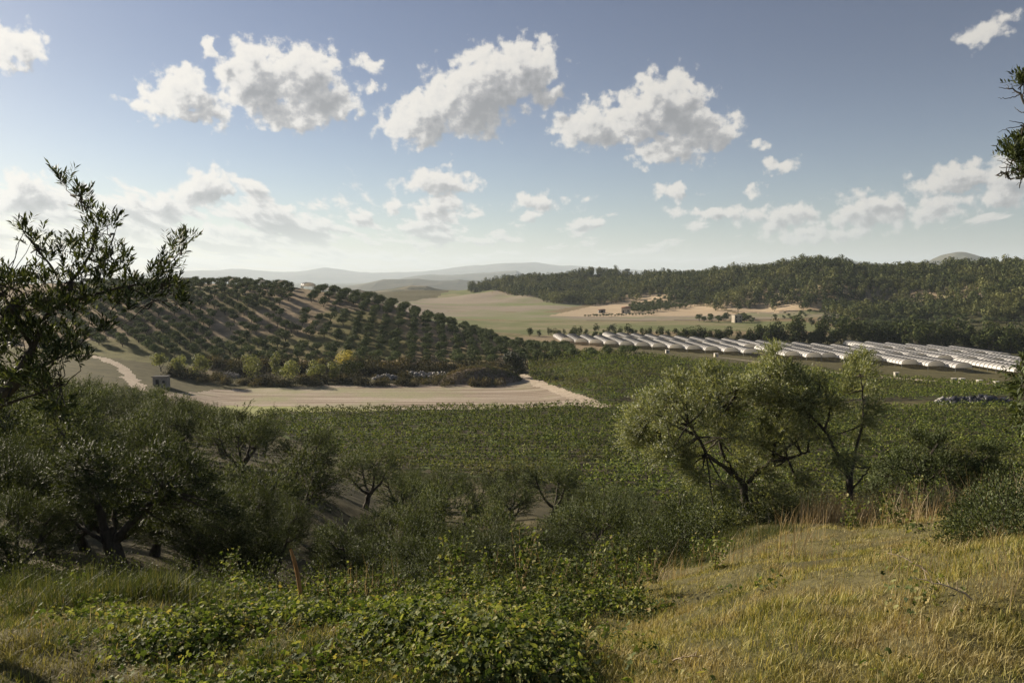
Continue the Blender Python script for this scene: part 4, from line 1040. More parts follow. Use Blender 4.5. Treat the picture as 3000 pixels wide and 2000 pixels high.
GL = ['olive with a forked dark trunk on the bare left slope', 'olive behind the forked one on the left slope', 'small round olive at the near edge of the vineyard', 'thick trunked olive on the bare brown bank', 'olive with a short thick trunk right of the thick trunked one', 'spreading olive third along the bare bank', 'upright olive in front of the farm track bend',
 'large dark olive above the left slope', 'dark olive low at the left edge', 'olive with arched limbs in the shaded hollow', 'grey green olive right of the bare bank', 'olive at the vineyard foot, left of the wide pair', 'wide olive at the vineyard foot', 'broad silvery olive right of the wide one', 'rounded dark olive above the sunny clearing', 'pale olive right of the sunny clearing']
GS = []
for (dx, dy, Y, s), lab in zip(G, GL):
    x = (dx*0.43537-512)/FPX*Y; GS.append((x, Y)); place(mid[len(GS) % 6], 0, x, Y, len(GS)*1.3, s, lab, 'olive tree', 'olive trees of the grove on the slope', USED, dz=-0.1)
rng = np.random.default_rng(77); cand = []
for Y in np.arange(24, 112, 4.6):
    for x in np.arange(-75, 75, 4.7):
        xx = x+rng.normal()*0.7+(2.35 if int(Y/4.6) % 2 else 0); yy = Y+rng.normal()*0.9
        s = rng.uniform(0.82, 1.15)*(1.15 if xx/yy < -0.33 else 1); z = Hs(xx, yy); u, v = uv_of(xx, yy, z+4.5*s); ub, vb = uv_of(xx, yy, z)
        if u < -70 or u > 1090: continue
        lim = np.interp(u, [0, 130, 200, 270, 300, 400, 440, 500, 560, 650, 740, 830, 1024], [330, 372, 400, 418, 452, 466, 474, 478, 482, 490, 498, 500, 494])
        if Y < 34: lim = max(lim, np.interp(u, [0, 130, 230, 300, 500, 700, 740], [452, 447, 480, 512, 516, 518, 505]))
        if v < lim:
            s2 = s*(0.8 if Y > 34 else 0.7); u, v = uv_of(xx, yy, z+4.5*s2)
            if v < lim: continue
            s = s2
        if in_poly(np.array([xx]), np.array([yy]), [(q[0], q[1]) for q in V1])[0]: continue
        if Y > 96 and u > 270: continue
        if min(math.hypot(xx-a, yy-b) for a, b in GS) < (3.7 if Y < 36 else 4.7): continue
        # bare brown bank and the sunny clearing stay open
        if 262 < ub < 405 and 474 < vb < 512: continue
        if 520 < ub < 570 and 505 < vb < 545 and Y > 36: continue
        if 150 < ub < 215 and 455 < vb < 500: continue
        GS.append((xx, yy)); cand.append((xx, yy, s, u))
def gpos(i):
    x, y, s, u = cand[i]
    row = int((y-22)//9); n = sum(1 for c in cand if int((c[1]-22)//9) == row and c[3] < u)
    return 'silvery olive tree, %s from the left in the %s line down the slope' % (nth(n), nth(row))
for i, (x, y, s, u) in enumerate(cand):
    pr = near[i % 4] if y < 34 else mid[i % 6]
    place(pr, 0, x, y, i*2.1, s, gpos(i), 'olive tree', 'olive trees of the grove on the slope', USED, dz=-0.15)
print('grove', len(cand))

# ---------------------------------------------------------------- the large near olives, limbs and crowns as the photograph shows them
M_olive_sun = leaf_mat('olive_leaves_sunlit', [(0.0, (0.06, 0.078, 0.034)), (0.4, (0.16, 0.185, 0.088)), (0.75, (0.29, 0.31, 0.16)), (0.93, (0.30, 0.31, 0.18)), (1.0, (0.40, 0.40, 0.28))], 0.36, 0.5, 0.4, tcol=(1.3, 1.25, 0.5))  # brighter copy of the olive leaves, sunlight on the crowns put into the colour
def hero(name, seed, base, Y, limbs, clusters, label, r0=0.16, per=60, nl=14, LL=0.07, LW=0.016, dsp=0.9, slen=(0.25, 0.5), mat=None, twig_r=0.01, upk=0.5):
    """base, limbs, clusters given in the 2352 px enlargement; depth spread in metres"""
    rng = np.random.default_rng(seed); k = Y/FPX*0.43537; zc = -Y*math.tan(PITCH+math.atan((base[1]*0.43537-341)/FPX))
    x0 = (base[0]*0.43537-512)/FPX*(Y*math.cos(PITCH)-zc*math.sin(PITCH))
    def loc(dx, dy, dep=0.0):
        a = PITCH+math.atan((dy*0.43537-341)/FPX); zz = -(Y+dep)*math.tan(a); dd = (Y+dep)*math.cos(PITCH)-zz*math.sin(PITCH)
        return np.array([(dx*0.43537-512)/FPX*dd-x0, dep, zz-zc])
    wood = []; ends = []
    for pts, ra, rb in limbs:
        dep = np.linspace(0, rng.uniform(-dsp, dsp)*0.7, len(pts)) if pts[0] != base and pts[0][1] < base[1]-30 else np.zeros(len(pts))
        p = np.array([loc(a, b, dd) for (a, b), dd in zip(pts, dep)])
        t = np.linspace(0, len(p)-1, len(p)*4); q = np.stack([np.interp(t, np.arange(len(p)), p[:, i]) for i in range(3)], 1)
        q[1:-1] = (q[:-2]+q[1:-1]*2+q[2:])/4; q[1:-1] += rng.normal(size=(len(q)-2, 3))*0.012*Y/20
        wood.append(tube(q, np.linspace(ra, rb, len(q)), 8, rng, 0.08)); ends += list(q[len(q)//2::2])
    ends = np.array(ends); cen = []; rad = []
    for (dx, dy, rp) in clusters:
        for _ in range(3 if rp > 24 else 2):
            c = loc(dx+rng.normal()*rp*0.35, dy+rng.normal()*rp*0.3, rng.uniform(-dsp, dsp)); cen.append(c); rad.append(rp*k*rng.uniform(0.55, 0.95))
    cen = np.array(cen); rad = np.array(rad)
    for c in cen:
        e = ends[np.argmin(np.linalg.norm(ends-c, axis=1))]
        wood.append(tube(bez(e, c, (0, 0, -0.06), 5, rng, 0.015), np.linspace(twig_r*2.2, twig_r*0.8, 5), 4))
        for _ in range(4):
            q = c+unit(rng.normal(size=3))*rad[0]*0.9; wood.append(tube(bez(c, q, (0, 0, 0.02), 3), np.linspace(twig_r*0.8, twig_r*0.3, 3), 3))
    wv, wf = merge([w for w in wood])
    v, f, tw = shoots(cen, rad, per, cen.mean(0)-np.array([0, 0, 0.6]), rng, slen, nl, LL, LW, upk=upk, fill=0.45, wood=False)
    g = Hs(x0, Y); root = empty(name, (x0, Y, zc))
    mesh_np('trunk', wv, [wf], M_bark, root, True); mesh_np('crown', v, [f], mat or M_olive_sun, root)
    # root flare down into the soil
    return tag(root, label, 'olive tree', 'large olives at the edge of the terrace')
hero('olive_tree', 601, (1716, 1225), 23, [
  ([(1716, 1240), (1714, 1180), (1708, 1110)], 0.14, 0.11), ([(1708, 1110), (1668, 1075), (1625, 1045), (1602, 1000), (1575, 965)], 0.075, 0.025),
  ([(1692, 1092), (1660, 1040), (1645, 980), (1660, 930)], 0.06, 0.02), ([(1718, 1108), (1775, 1050), (1835, 1005), (1880, 975)], 0.065, 0.025),
  ([(1735, 1085), (1770, 1060), (1830, 1045), (1860, 1035)], 0.06, 0.025), ([(1660, 960), (1690, 900), (1740, 860)], 0.05, 0.02), ([(1600, 1000), (1540, 970), (1480, 965)], 0.05, 0.02), ([(1775, 1050), (1790, 960), (1800, 880)], 0.06, 0.02)],
  [(1455, 985, 34), (1490, 955, 36), (1530, 925, 34), (1500, 1000, 34), (1545, 985, 40), (1570, 930, 38), (1560, 890, 26), (1600, 900, 38), (1605, 960, 42), (1640, 885, 34), (1640, 930, 40), (1680, 900, 38),
   (1655, 990, 40), (1700, 950, 42), (1720, 890, 34), (1740, 935, 40), (1760, 985, 40), (1785, 925, 38), (1800, 975, 36), (1820, 1000, 30), (1700, 1000, 34), (1560, 1030, 28), (1510, 1035, 24), (1600, 1045, 22), (1740, 1030, 26), (1850, 960, 30), (1620, 860, 20), (1760, 1090, 24), (1660, 1120, 22), (1790, 1060, 24), (1470, 1020, 24), (1530, 1060, 20), (1820, 870, 20), (1680, 1160, 26), (1740, 1150, 28), (1700, 1195, 28), (1640, 1180, 24), (1780, 1140, 26), (1600, 1100, 22), (1830, 1100, 22), (1700, 1060, 26), (1580, 1080, 18)],
  'wide olive tree left of the slender one at the terrace edge', per=60, nl=13, LL=0.088, LW=0.024, dsp=1.6, slen=(0.3, 0.6), twig_r=0.014)
hero('olive_tree', 602, (1950, 1200), 22, [
  ([(1952, 1225), (1950, 1150), (1952, 1085)], 0.10, 0.085), ([(1950, 1090), (1925, 1050), (1905, 1000), (1850, 940), (1800, 890), (1775, 850), (1778, 815)], 0.055, 0.012),
  ([(1955, 1090), (1965, 1040), (1980, 980), (1985, 920), (1975, 850)], 0.045, 0.012), ([(1850, 940), (1830, 880), (1810, 830)], 0.03, 0.012), ([(1895, 985), (1910, 930), (1880, 870)], 0.035, 0.012), ([(1960, 1120), (1985, 1090), (2000, 1070)], 0.03, 0.015)],
  [(1778, 812, 18), (1768, 840, 26), (1800, 850, 28), (1755, 870, 28), (1790, 885, 30), (1825, 875, 28), (1850, 900, 30), (1775, 915, 28), (1880, 880, 24), (1870, 925, 28), (1820, 930, 30), (1900, 905, 24), (1905, 945, 26),
   (1975, 825, 18), (1965, 845, 22), (1990, 865, 22), (1985, 900, 22), (1995, 935, 22), (1980, 960, 20), (1950, 870, 18), (1940, 900, 20), (1925, 1060, 14), (1890, 1000, 20), (1860, 975, 22), (1970, 1000, 18), (1990, 980, 16), (1730, 895, 20), (1945, 1055, 16)],
  'slender two limbed olive tree with a dark pitted trunk on the terrace edge', per=42, nl=13, LL=0.088, LW=0.023, dsp=0.9, slen=(0.25, 0.5), twig_r=0.011)
hero('olive_tree', 603, (2155, 1215), 24, [
  ([(2155, 1235), (2140, 1190), (2110, 1150), (2085, 1130)], 0.11, 0.05), ([(2155, 1220), (2175, 1170), (2195, 1130), (2215, 1110)], 0.10, 0.05), ([(2150, 1215), (2175, 1180), (2215, 1145), (2245, 1130)], 0.04, 0.02), ([(2120, 1160), (2125, 1110), (2110, 1070)], 0.05, 0.02), ([(2195, 1130), (2190, 1090), (2170, 1050)], 0.05, 0.02)],
  [(2030, 1090, 24), (2060, 1070, 30), (2060, 1110, 24), (2095, 1050, 30), (2100, 1095, 34), (2135, 1035, 28), (2140, 1080, 36), (2175, 1055, 32), (2180, 1100, 34), (2210, 1070, 28), (2215, 1110, 26), (2245, 1090, 26), (2260, 1060, 22), (2280, 1040, 18), (2290, 1080, 20), (2160, 1015, 16), (2240, 1030, 14), (2020, 1120, 16), (2120, 1010, 14)],
  'low spreading olive tree right of the slender one', per=44, nl=13, LL=0.09, LW=0.023, dsp=1.2, slen=(0.25, 0.5), twig_r=0.012, mat=M_olive)
hero('olive_tree', 606, (288, 1340), 20, [
  ([(290, 1360), (270, 1290), (245, 1215)], 0.24, 0.19), ([(245, 1220), (225, 1160), (205, 1100), (200, 1070)], 0.11, 0.04), ([(258, 1245), (300, 1200), (350, 1150), (380, 1110)], 0.12, 0.04), ([(250, 1250), (200, 1220), (160, 1190)], 0.06, 0.03)],
  [(140, 1095, 26), (170, 1065, 28), (205, 1050, 28), (240, 1065, 26), (160, 1130, 30), (200, 1110, 34), (240, 1110, 30), (220, 1150, 26), (180, 1165, 24), (150, 1190, 22), (330, 1060, 26), (370, 1045, 26), (350, 1095, 34), (400, 1075, 32), (440, 1070, 26), (390, 1115, 32), (430, 1110, 32), (470, 1100, 26), (370, 1150, 28), (420, 1150, 28), (470, 1140, 24), (500, 1150, 22), (510, 1180, 18), (300, 1100, 24), (290, 1150, 22), (310, 1170, 20), (120, 1230, 24), (160, 1240, 22), (340, 1190, 20), (400, 1195, 20)],
  'forked dark trunked olive with two lobed crown at the lower left', per=34, nl=13, LL=0.09, LW=0.024, dsp=1.3, slen=(0.25, 0.5), twig_r=0.012, mat=M_olive)
GS.append(((288*0.43537-512)/FPX*20, 20.0))
for i, (u, Y, s, lab) in enumerate([(-28, 21.5, 0.72, 'shaded olive cut by the left edge behind the grass'), (28, 24, 0.78, 'low dark olive left of the forked one'), (78, 28, 0.8, 'shaded olive behind the forked one'), (-30, 29, 0.85, 'dark olive at the left edge farther down'), (190, 26, 0.74, 'small dark olive right of the forked one'), (215, 21.5, 0.62, 'low bushy olive beside the long grass'), (12, 18.5, 0.5, 'small bushy olive at the lower left')]):
    x = (u-512)/FPX*Y; place(near[i % 4], 0, x, Y, i*1.7, s, lab, 'olive tree', 'olive trees of the grove on the slope', USED, dz=-0.2); GS.append((x, Y))
# the close olive on the left, leaves large enough to see one by one
hero('olive_tree', 604, (-190, 1500), 5.6, [
  ([(-190, 1500), (-170, 1250), (-110, 1060), (-30, 950), (35, 875), (75, 800)], 0.10, 0.028), ([(75, 800), (110, 720), (160, 650), (205, 590), (225, 520)], 0.022, 0.004), ([(225, 530), (205, 480), (170, 430), (140, 403)], 0.004, 0.0015),
  ([(150, 665), (110, 600), (70, 550), (42, 512)], 0.010, 0.002), ([(120, 700), (200, 680), (290, 655), (360, 650), (400, 655)], 0.014, 0.004), ([(330, 655), (380, 615), (415, 580), (430, 548)], 0.005, 0.002),
  ([(180, 630), (240, 600), (268, 520)], 0.006, 0.002), ([(290, 655), (350, 690), (400, 690)], 0.006, 0.002), ([(40, 870), (120, 830), (190, 790)], 0.016, 0.004), ([(-20, 940), (90, 900), (150, 880)], 0.012, 0.004), ([(10, 800), (-20, 700), (20, 620)], 0.02, 0.004), ([(75, 800), (20, 700), (-10, 640)], 0.015, 0.004)],
  [(150, 420, 12), (180, 455, 14), (205, 490, 16), (222, 520, 20), (60, 530, 14), (85, 560, 20), (110, 590, 26), (150, 560, 24), (180, 590, 30), (210, 560, 28), (245, 530, 20), (225, 610, 32), (250, 580, 24), (150, 640, 34), (190, 640, 32), (110, 650, 34), (245, 640, 26), (290, 600, 14), (300, 640, 24),
   (345, 630, 22), (370, 600, 22), (400, 585, 18), (420, 562, 14), (375, 650, 28), (335, 670, 26), (405, 660, 22), (60, 640, 34), (20, 650, 34), (60, 700, 40), (110, 710, 40), (160, 700, 38), (210, 700, 34), (260, 690, 28), (10, 720, 44), (70, 760, 46), (130, 770, 44), (180, 770, 32), (20, 800, 46), (90, 830, 40), (140, 830, 34), (190, 830, 22), (30, 880, 40), (90, 890, 30), (300, 700, 24), (410, 690, 14), (240, 760, 18), (-30, 700, 50), (-40, 800, 50), (-40, 900, 50)]+[(-50+23*(i % 9)+7*(i % 4), 650+11*i-9*(i % 5), 32) for i in range(30)],
  'close olive tree reaching in at the left with leafy sprigs against the sky', per=5, nl=11, LL=0.058, LW=0.0125, dsp=0.45, slen=(0.06, 0.16), twig_r=0.0025, mat=M_olive, upk=0.75)
hero('olive_tree', 605, (2470, 1400), 5.2, [
  ([(2470, 1500), (2460, 1200), (2440, 900), (2430, 600), (2420, 420), (2400, 330)], 0.10, 0.04), ([(2420, 420), (2385, 400), (2352, 392), (2325, 385), (2295, 383)], 0.014, 0.0015), ([(2352, 392), (2330, 370), (2312, 350)], 0.005, 0.0015), ([(2340, 390), (2310, 395), (2285, 402)], 0.004, 0.001), ([(2330, 385), (2308, 372), (2290, 368)], 0.003, 0.001),
  ([(2400, 330), (2375, 270), (2345, 215), (2325, 203), (2294, 200)], 0.012, 0.0012), ([(2345, 215), (2330, 222), (2310, 226), (2292, 224)], 0.004, 0.001), ([(2350, 222), (2352, 195), (2340, 172)], 0.005, 0.001), ([(2400, 330), (2365, 290), (2340, 280), (2318, 276)], 0.006, 0.001), ([(2390, 320), (2352, 288), (2320, 293), (2292, 304)], 0.004, 0.001), ([(2380, 270), (2356, 262), (2340, 255), (2330, 245)], 0.005, 0.001), ([(2325, 203), (2322, 190)], 0.002, 0.001), ([(2318, 205), (2314, 195)], 0.002, 0.001), ([(2332, 208), (2326, 214)], 0.002, 0.001),
  ([(2350, 400), (2345, 415), (2335, 425)], 0.003, 0.001), ([(2440, 900), (2390, 880), (2345, 870)], 0.012, 0.003)],
  [(2345, 345, 16), (2330, 355, 12), (2352, 375, 20), (2325, 372, 10), (2355, 330, 14), (2375, 400, 20), (2350, 192, 7), (2350, 410, 10), (2345, 865, 16), (2350, 900, 20), (2340, 930, 14), (2365, 960, 26), (2350, 830, 14), (2380, 860, 30)],
  'half bare olive at the right edge with dry twigs above a leafy tuft', per=9, nl=12, LL=0.045, LW=0.012, dsp=0.25, slen=(0.06, 0.16), twig_r=0.002, mat=M_olive)

# ---------------------------------------------------------------- grass, weeds and dry stalks of the terrace
def grass_leafmat(name, stops, patch, transl=0.3):
    return leaf_mat(name, stops, transl, 0.6, 0.25, patch=patch, tcol=(1.25, 1.1, 0.6))
M_grass = leaf_mat('terrace_grass', [(0, (0.045, 0.058, 0.014)), (0.4, (0.18, 0.195, 0.045)), (0.75, (0.43, 0.385, 0.12)), (1, (0.64, 0.55, 0.26))], 0.3, 0.6, 0.25,
    patch=dict(stops=[(0, (0.12, 0.095, 0.04)), (0.5, (0.33, 0.27, 0.12)), (1, (0.62, 0.54, 0.29))], scale=1.1, lo=0.44, hi=0.60), tcol=(1.2, 1.1, 0.6))
M_ggrass = leaf_mat('green_turf', [(0, (0.035, 0.05, 0.012)), (0.45, (0.085, 0.11, 0.026)), (0.8, (0.17, 0.185, 0.05)), (1, (0.34, 0.30, 0.11))], 0.3, 0.6, 0.2,
    patch=dict(stops=[(0, (0.05, 0.045, 0.02)), (0.5, (0.14, 0.13, 0.05)), (1, (0.36, 0.31, 0.14))], scale=1.3, lo=0.48, hi=0.62), tcol=(1.2, 1.2, 0.5))
M_dgrass = leaf_mat('green_reed_grass', [(0, (0.03, 0.042, 0.012)), (0.6, (0.07, 0.09, 0.026)), (1, (0.17, 0.16, 0.06))], 0.3, 0.6, 0.25, tcol=(1.2, 1.15, 0.6))
M_straw = leaf_mat('dry_straw', [(0, (0.22, 0.15, 0.07)), (0.6, (0.42, 0.32, 0.17)), (1, (0.62, 0.52, 0.34))], 0.3, 0.6, 0.3, tcol=(1.1, 1.0, 0.7))
M_weed = leaf_mat('mallow_leaves', [(0, (0.035, 0.055, 0.016)), (0.35, (0.085, 0.115, 0.034)), (0.75, (0.19, 0.21, 0.07)), (0.95, (0.36, 0.35, 0.16)), (1, (0.36, 0.25, 0.11))], 0.32, 0.66, 0.15, tcol=(1.3, 1.4, 0.5))
def blades(x, y, hgt, wid, rng, lean=0.45, wind=(0.25, -0.1)):
    n = len(x); z = H(x, y); a = rng.random(n)*6.283; l = np.abs(rng.normal(size=n))*lean
    d = np.stack([np.cos(a)*l+wind[0], np.sin(a)*l+wind[1], np.ones(n)], -1); d = unit(d)
    s = np.stack([-np.sin(a+rng.normal(size=n)), np.cos(a), np.zeros(n)], -1); s = unit(s)*wid[:, None]/2
    b = np.stack([x, y, z-0.02], -1); m = b+d*hgt[:, None]*0.55; dr = d.copy(); dr[:, :2] *= 2.2; dr = unit(dr)
    t = m+dr*hgt[:, None]*0.5
    v = np.stack([b-s, b+s, m+s*0.8, m-s*0.8, t], 1).reshape(-1, 3); o = np.arange(n)[:, None]*5
    return v, np.hstack([o, o+1, o+2, o+3]), np.hstack([o+3, o+2, o+4])
def scatter(n, r0, r1, rng, a0=-39, a1=39, pw=1.0):
    r = r0*(r1/r0)**(rng.random(n)**pw); a = np.radians(rng.uniform(a0, a1, n)); return r*np.sin(a), r*np.cos(a), r
rng = np.random.default_rng(55)
def ucol(x, y): return 512+FPX*x/y
def build_grass():
    x, y, r = scatter(820000, 2.6, 34, rng)
    u = ucol(x, y)
    cl = vnoise(x, y, 0.55, 3)*0.6+vnoise(x, y, 0.17, 4)*0.4
    lim = np.interp(u, [0, 300, 560, 700, 780, 1024], [15, 16, 20, 26, 31, 32])
    k = (rng.random(len(x)) < 0.6+0.9*sstep(cl, 0.32, 0.68)) & (y < lim)
    x, y, r, u, cl = x[k], y[k], r[k], u[k], cl[k]
    big = vnoise(x, y, 2.3, 8)
    h = (0.025+0.06*rng.random(len(x))**1.3)*(0.55+0.95*cl)*(0.55+0.9*big)
    h *= np.interp(u, [0, 250, 500, 1024], [1.35, 1.15, 0.95, 1.0])
    w = (0.0024+0.00036*r)*rng.uniform(0.7, 1.3, len(x))
    # coarser tussocks give the turf its lumps and hollows
    nt_ = 1500; cu = rng.uniform(-20, 1050, nt_); cY = 4.0*(24/4.0)**rng.random(nt_); ok = cY < np.interp(cu, [0, 560, 700, 780, 1024], [15, 19, 24, 28, 29])
    cu, cY = cu[ok], cY[ok]; cx = (cu-512)/FPX*cY; per = 110; n = len(cx)
    tx = np.repeat(cx, per)+rng.normal(size=n*per)*0.085; ty = np.repeat(cY, per)+rng.normal(size=n*per)*0.085
    th = np.repeat(rng.uniform(0.04, 0.17, n), per)*rng.uniform(0.4, 1.1, n*per); tw = 0.003+0.0004*ty
    x = np.concatenate([x, tx]); y = np.concatenate([y, ty]); h = np.concatenate([h, th]); w = np.concatenate([w, tw])
    v, q, t = blades(x, y, h, w, rng, 0.85, (0.08, -0.03))
    pu = sstep(ucol(x, y)+110*fbm(x, y, 2.2, 3, 14)+60*fbm(x, y, 0.5, 2, 18), 330, 720)
    gold = rng.random(len(x)) < 0.12+0.88*pu
    o = mesh_np('grass', v, [q[gold], t[gold]], M_grass); tag(o, 'short dry golden grass mixed with green on the terrace', 'grass', None, 'stuff')
    o = mesh_np('green_grass', v, [q[~gold], t[~gold]], M_ggrass); tag(o, 'duller green turf on the left of the terrace', 'grass', None, 'stuff')
build_grass()
def build_tall():
    # long green grass at the lower left and along the brow, dry reeds at the right
    xs, ys, hs, ws = [], [], [], []
    cs = []
    for i in range(230):
        u = rng.choice([rng.uniform(-40, 250), rng.uniform(560, 790), rng.uniform(-40, 1060)], p=[.48, .34, .18]); Y = rng.uniform(9.0, 17) if u < 300 else rng.uniform(12, 17) if u < 560 else rng.uniform(16, 25)
        cs.append(((u-512)/FPX*Y, Y, rng.uniform(0.12, 0.5)))
    for cx, cy, h in cs:
        n = 170; xs.append(cx+rng.normal(size=n)*0.22); ys.append(cy+rng.normal(size=n)*0.22); hs.append(h*rng.uniform(0.4, 1.1, n)); ws.append(np.full(n, 0.009))
    x, y, h, w = map(np.concatenate, (xs, ys, hs, ws))
    v, q, t = blades(x, y, h, w, rng, 0.5, (0.05, -0.05)); o = mesh_np('long_grass', v, [q, t], M_dgrass); tag(o, 'long green grass tufts under the olives', 'grass', None, 'stuff')
    xs, ys, hs, ws = [], [], [], []
    for i in range(150):
        k = rng.random()
        if k < 0.35: u, Y = rng.normal(846, 26), rng.uniform(19, 23)
        elif k < 0.6: u, Y = rng.uniform(880, 1040), rng.uniform(14, 22)
        elif k < 0.72: u, Y = rng.uniform(800, 1060), rng.uniform(4.6, 9)
        else: u, Y = rng.uniform(0, 900), rng.uniform(6, 16)
        n = 26; cx = (u-512)/FPX*Y; hh = rng.uniform(0.35, 1.0)*(1 if Y > 12 else 0.28)
        xs.append(cx+rng.normal(size=n)*0.25); ys.append(Y+rng.normal(size=n)*0.25); hs.append(hh*rng.uniform(0.5, 1.2, n)); ws.append(np.full(n, 0.0035+Y*0.0004))
    x, y, h, w = map(np.concatenate, (xs, ys, hs, ws))
    v, q, t = blades(x, y, h, w, rng, 0.35, (0.05, 0)); o = mesh_np('dry_stalks', v, [q, t], M_straw); tag(o, 'dry straw coloured stalks standing in the grass', 'dry grass', None, 'stuff')
build_tall()
def lobed(c, n_, size, rng):
    """round lobed leaves as small cupped fans: hub plus nine rim points"""
    k = 10; m = len(c); r3 = rng.normal(size=(m, 3)); s = unit(np.cross(n_, r3)); t = np.cross(n_, s)
    a = np.arange(k)/k*6.283*0.93; rad = np.array([1, .78, .98, .8, 1.08, .8, 1.0, .78, .98, .6])
    rim = c[:, None]+(size[:, None, None])*(rad[None, :, None]*(np.cos(a)[None, :, None]*s[:, None]+np.sin(a)[None, :, None]*t[:, None])+0.18*n_[:, None]*np.where(np.arange(k) % 2, 1, 0)[None, :, None])
    v = np.concatenate([c[:, None]-n_[:, None]*size[:, None, None]*0.12, rim], 1).reshape(-1, 3); o = np.arange(m)[:, None, None]*(k+1)
    j = np.arange(k-1); f = np.stack([np.zeros(k-1, int), 1+j, 2+j], -1)[None]+o
    return v, f.reshape(-1, 3)
def weed_plant(rng, h, w, n, sz):
    a = rng.random(n)*6.283; r = np.sqrt(rng.random(n))*w; z = (0.25+0.75*rng.random(n))*h*(1-(r/w)**2*0.55)
    c = np.stack([np.cos(a)*r, np.sin(a)*r, z], -1); nn = unit(np.stack([np.cos(a)*0.5, np.sin(a)*0.5, np.ones(n)*0.8], -1)+rng.normal(size=(n, 3))*0.45)
    v, f = lobed(c, nn, rng.uniform(0.45, 1.25, n)*sz, rng); return v, f, c
def build_weeds():
    V, F, o = [], [], 0; i = 0
    while i < 2900:
        u = rng.uniform(60, 670) if rng.random() < 0.88 else rng.uniform(0, 1024); Y = 4.2*(14.5/4.2)**rng.random()
        if u < 20 or u > 1050: continue
        if u > 590+190*fbm(np.array([(u-512)/FPX*Y]), np.array([Y]), 1.6, 3, 5)[0]:
            if vnoise(np.array([(u-512)/FPX*Y]), np.array([Y]), 0.9, 33)[0] < 0.80 and rng.random() < 0.96: continue
        if u < 230 and (rng.random() < 0.3): continue
        x = (u-512)/FPX*Y
        g = vnoise(np.array([x]), np.array([Y]), 0.8, 15)[0]
        if g < 0.5 and rng.random() < 0.9: continue
        h = rng.uniform(0.08, 0.30)*(0.5+0.8*g); n = 20
        v, f, _ = weed_plant(rng, h*(1.15 if Y > 9 else 0.85), rng.uniform(0.12, 0.26), n, 0.0165+0.0011*Y)
        v += np.array([x, Y, Hs(x, Y)]); V.append(v); F.append(f+o); o += len(v); i += 1
    tag(mesh_np('leafy_weeds', np.vstack(V), [np.vstack(F)], M_weed), 'broad leaved green weeds carpeting the terrace', 'weeds', None, 'stuff')
build_weeds()
# single mallow plants standing out of the carpet
mp = []
for i in range(4):
    rg = np.random.default_rng(700+i); r = empty('mallow_plant'); h = 0.62+0.12*i
    st = []; vs, fs, o = [], [], 0
    for s in range(7):
        a = rg.random()*6.28; e = np.array([math.cos(a)*0.25, math.sin(a)*0.25, h*rg.uniform(0.7, 1)]); b = bez((0, 0, -0.1), e, (0, 0, 0.1), 6); st.append(tube(b, np.linspace(0.008, 0.003, 6), 4))
        for q in b[1:]:
            m = 7; c = q+rg.normal(size=(m, 3))*0.07; v, f = lobed(c, unit(rg.normal(size=(m, 3))*0.5+np.array([0, 0, .8])), rg.uniform(0.02, 0.045, m), rg); vs.append(v); fs.append(f+o); o += len(v)
    sv, sf = merge(st); mesh_np('stems', sv, [sf], M_straw, r); mesh_np('leaves', np.vstack(vs), [np.vstack(fs)], M_weed, r); mp.append(r)
MP = [(905, 14.5), (720, 13.5), (860, 16), (235, 12.5), (345, 12), (370, 11.4), (440, 12.6), (455, 12), (470, 12.8), (492, 12.2), (560, 13.5), (590, 13), (612, 14), (640, 13.2), (655, 14.5), (520, 11), (400, 10.5), (330, 11.0), (900, 17), (930, 16.2), (580, 11.5), (700, 17), (548, 12), (628, 12)]
for i, (u, Y) in enumerate(MP):
    x = (u-512)/FPX*Y; place(mp[i % 4], 0, x, Y, i*1.9, 0.75+0.25*((i*5) % 4)/4, 'tall leafy mallow, %s from the left along the terrace brow' % nth(sorted(m[0] for m in MP).index(u)), 'plant', 'mallow plants on the brow', USED)
# bramble and thorny bushes of the brow
br = [make_shrub('bramble_bush', 720+i, 0.85, 0.75, 4200, 0.038, M_olive, 14, 0.008) for i in range(4)]
BR = [(992, 9, 0.6), (1018, 8, 0.8), (1012, 11.5, 0.8), (1030, 10, 1.0), (900, 17.5, 0.6), (940, 18.5, 0.6), (240, 13.5, 1.0), (310, 14.2, 1.0), (180, 14.5, 1.1), (100, 14, 1.1), (60, 13, 0.7), (135, 12.5, 0.6), (205, 12.8, 0.7), (15, 12.4, 0.8), (380, 14.6, 1.2), (460, 15, 1.1), (530, 15.6, 1.3), (600, 17, 1.3), (660, 18.5, 1.3), (700, 20, 1.5), (740, 22.5, 1.6), (790, 23.5, 1.4), (720, 22, 1.7), (755, 23.6, 1.7), (772, 22.8, 1.3), (705, 21, 1.4), (815, 23.5, 1.2), (680, 19.5, 1.3), (640, 18.2, 1.2), (560, 16.5, 1.2), (880, 23, 0.8), (955, 22, 0.7), (1008, 17, 0.9), (30, 13.5, 1.2)]
for i, (u, Y, s) in enumerate(BR):
    x = (u-512)/FPX*Y; place(br[i % 4], 0, x, Y, i*2.2, s, 'dark tangled bush, %s from the left along the brow' % nth(sorted(b[0] for b in BR).index(u)), 'bush', 'tangled bushes on the brow', USED, dz=-0.05)
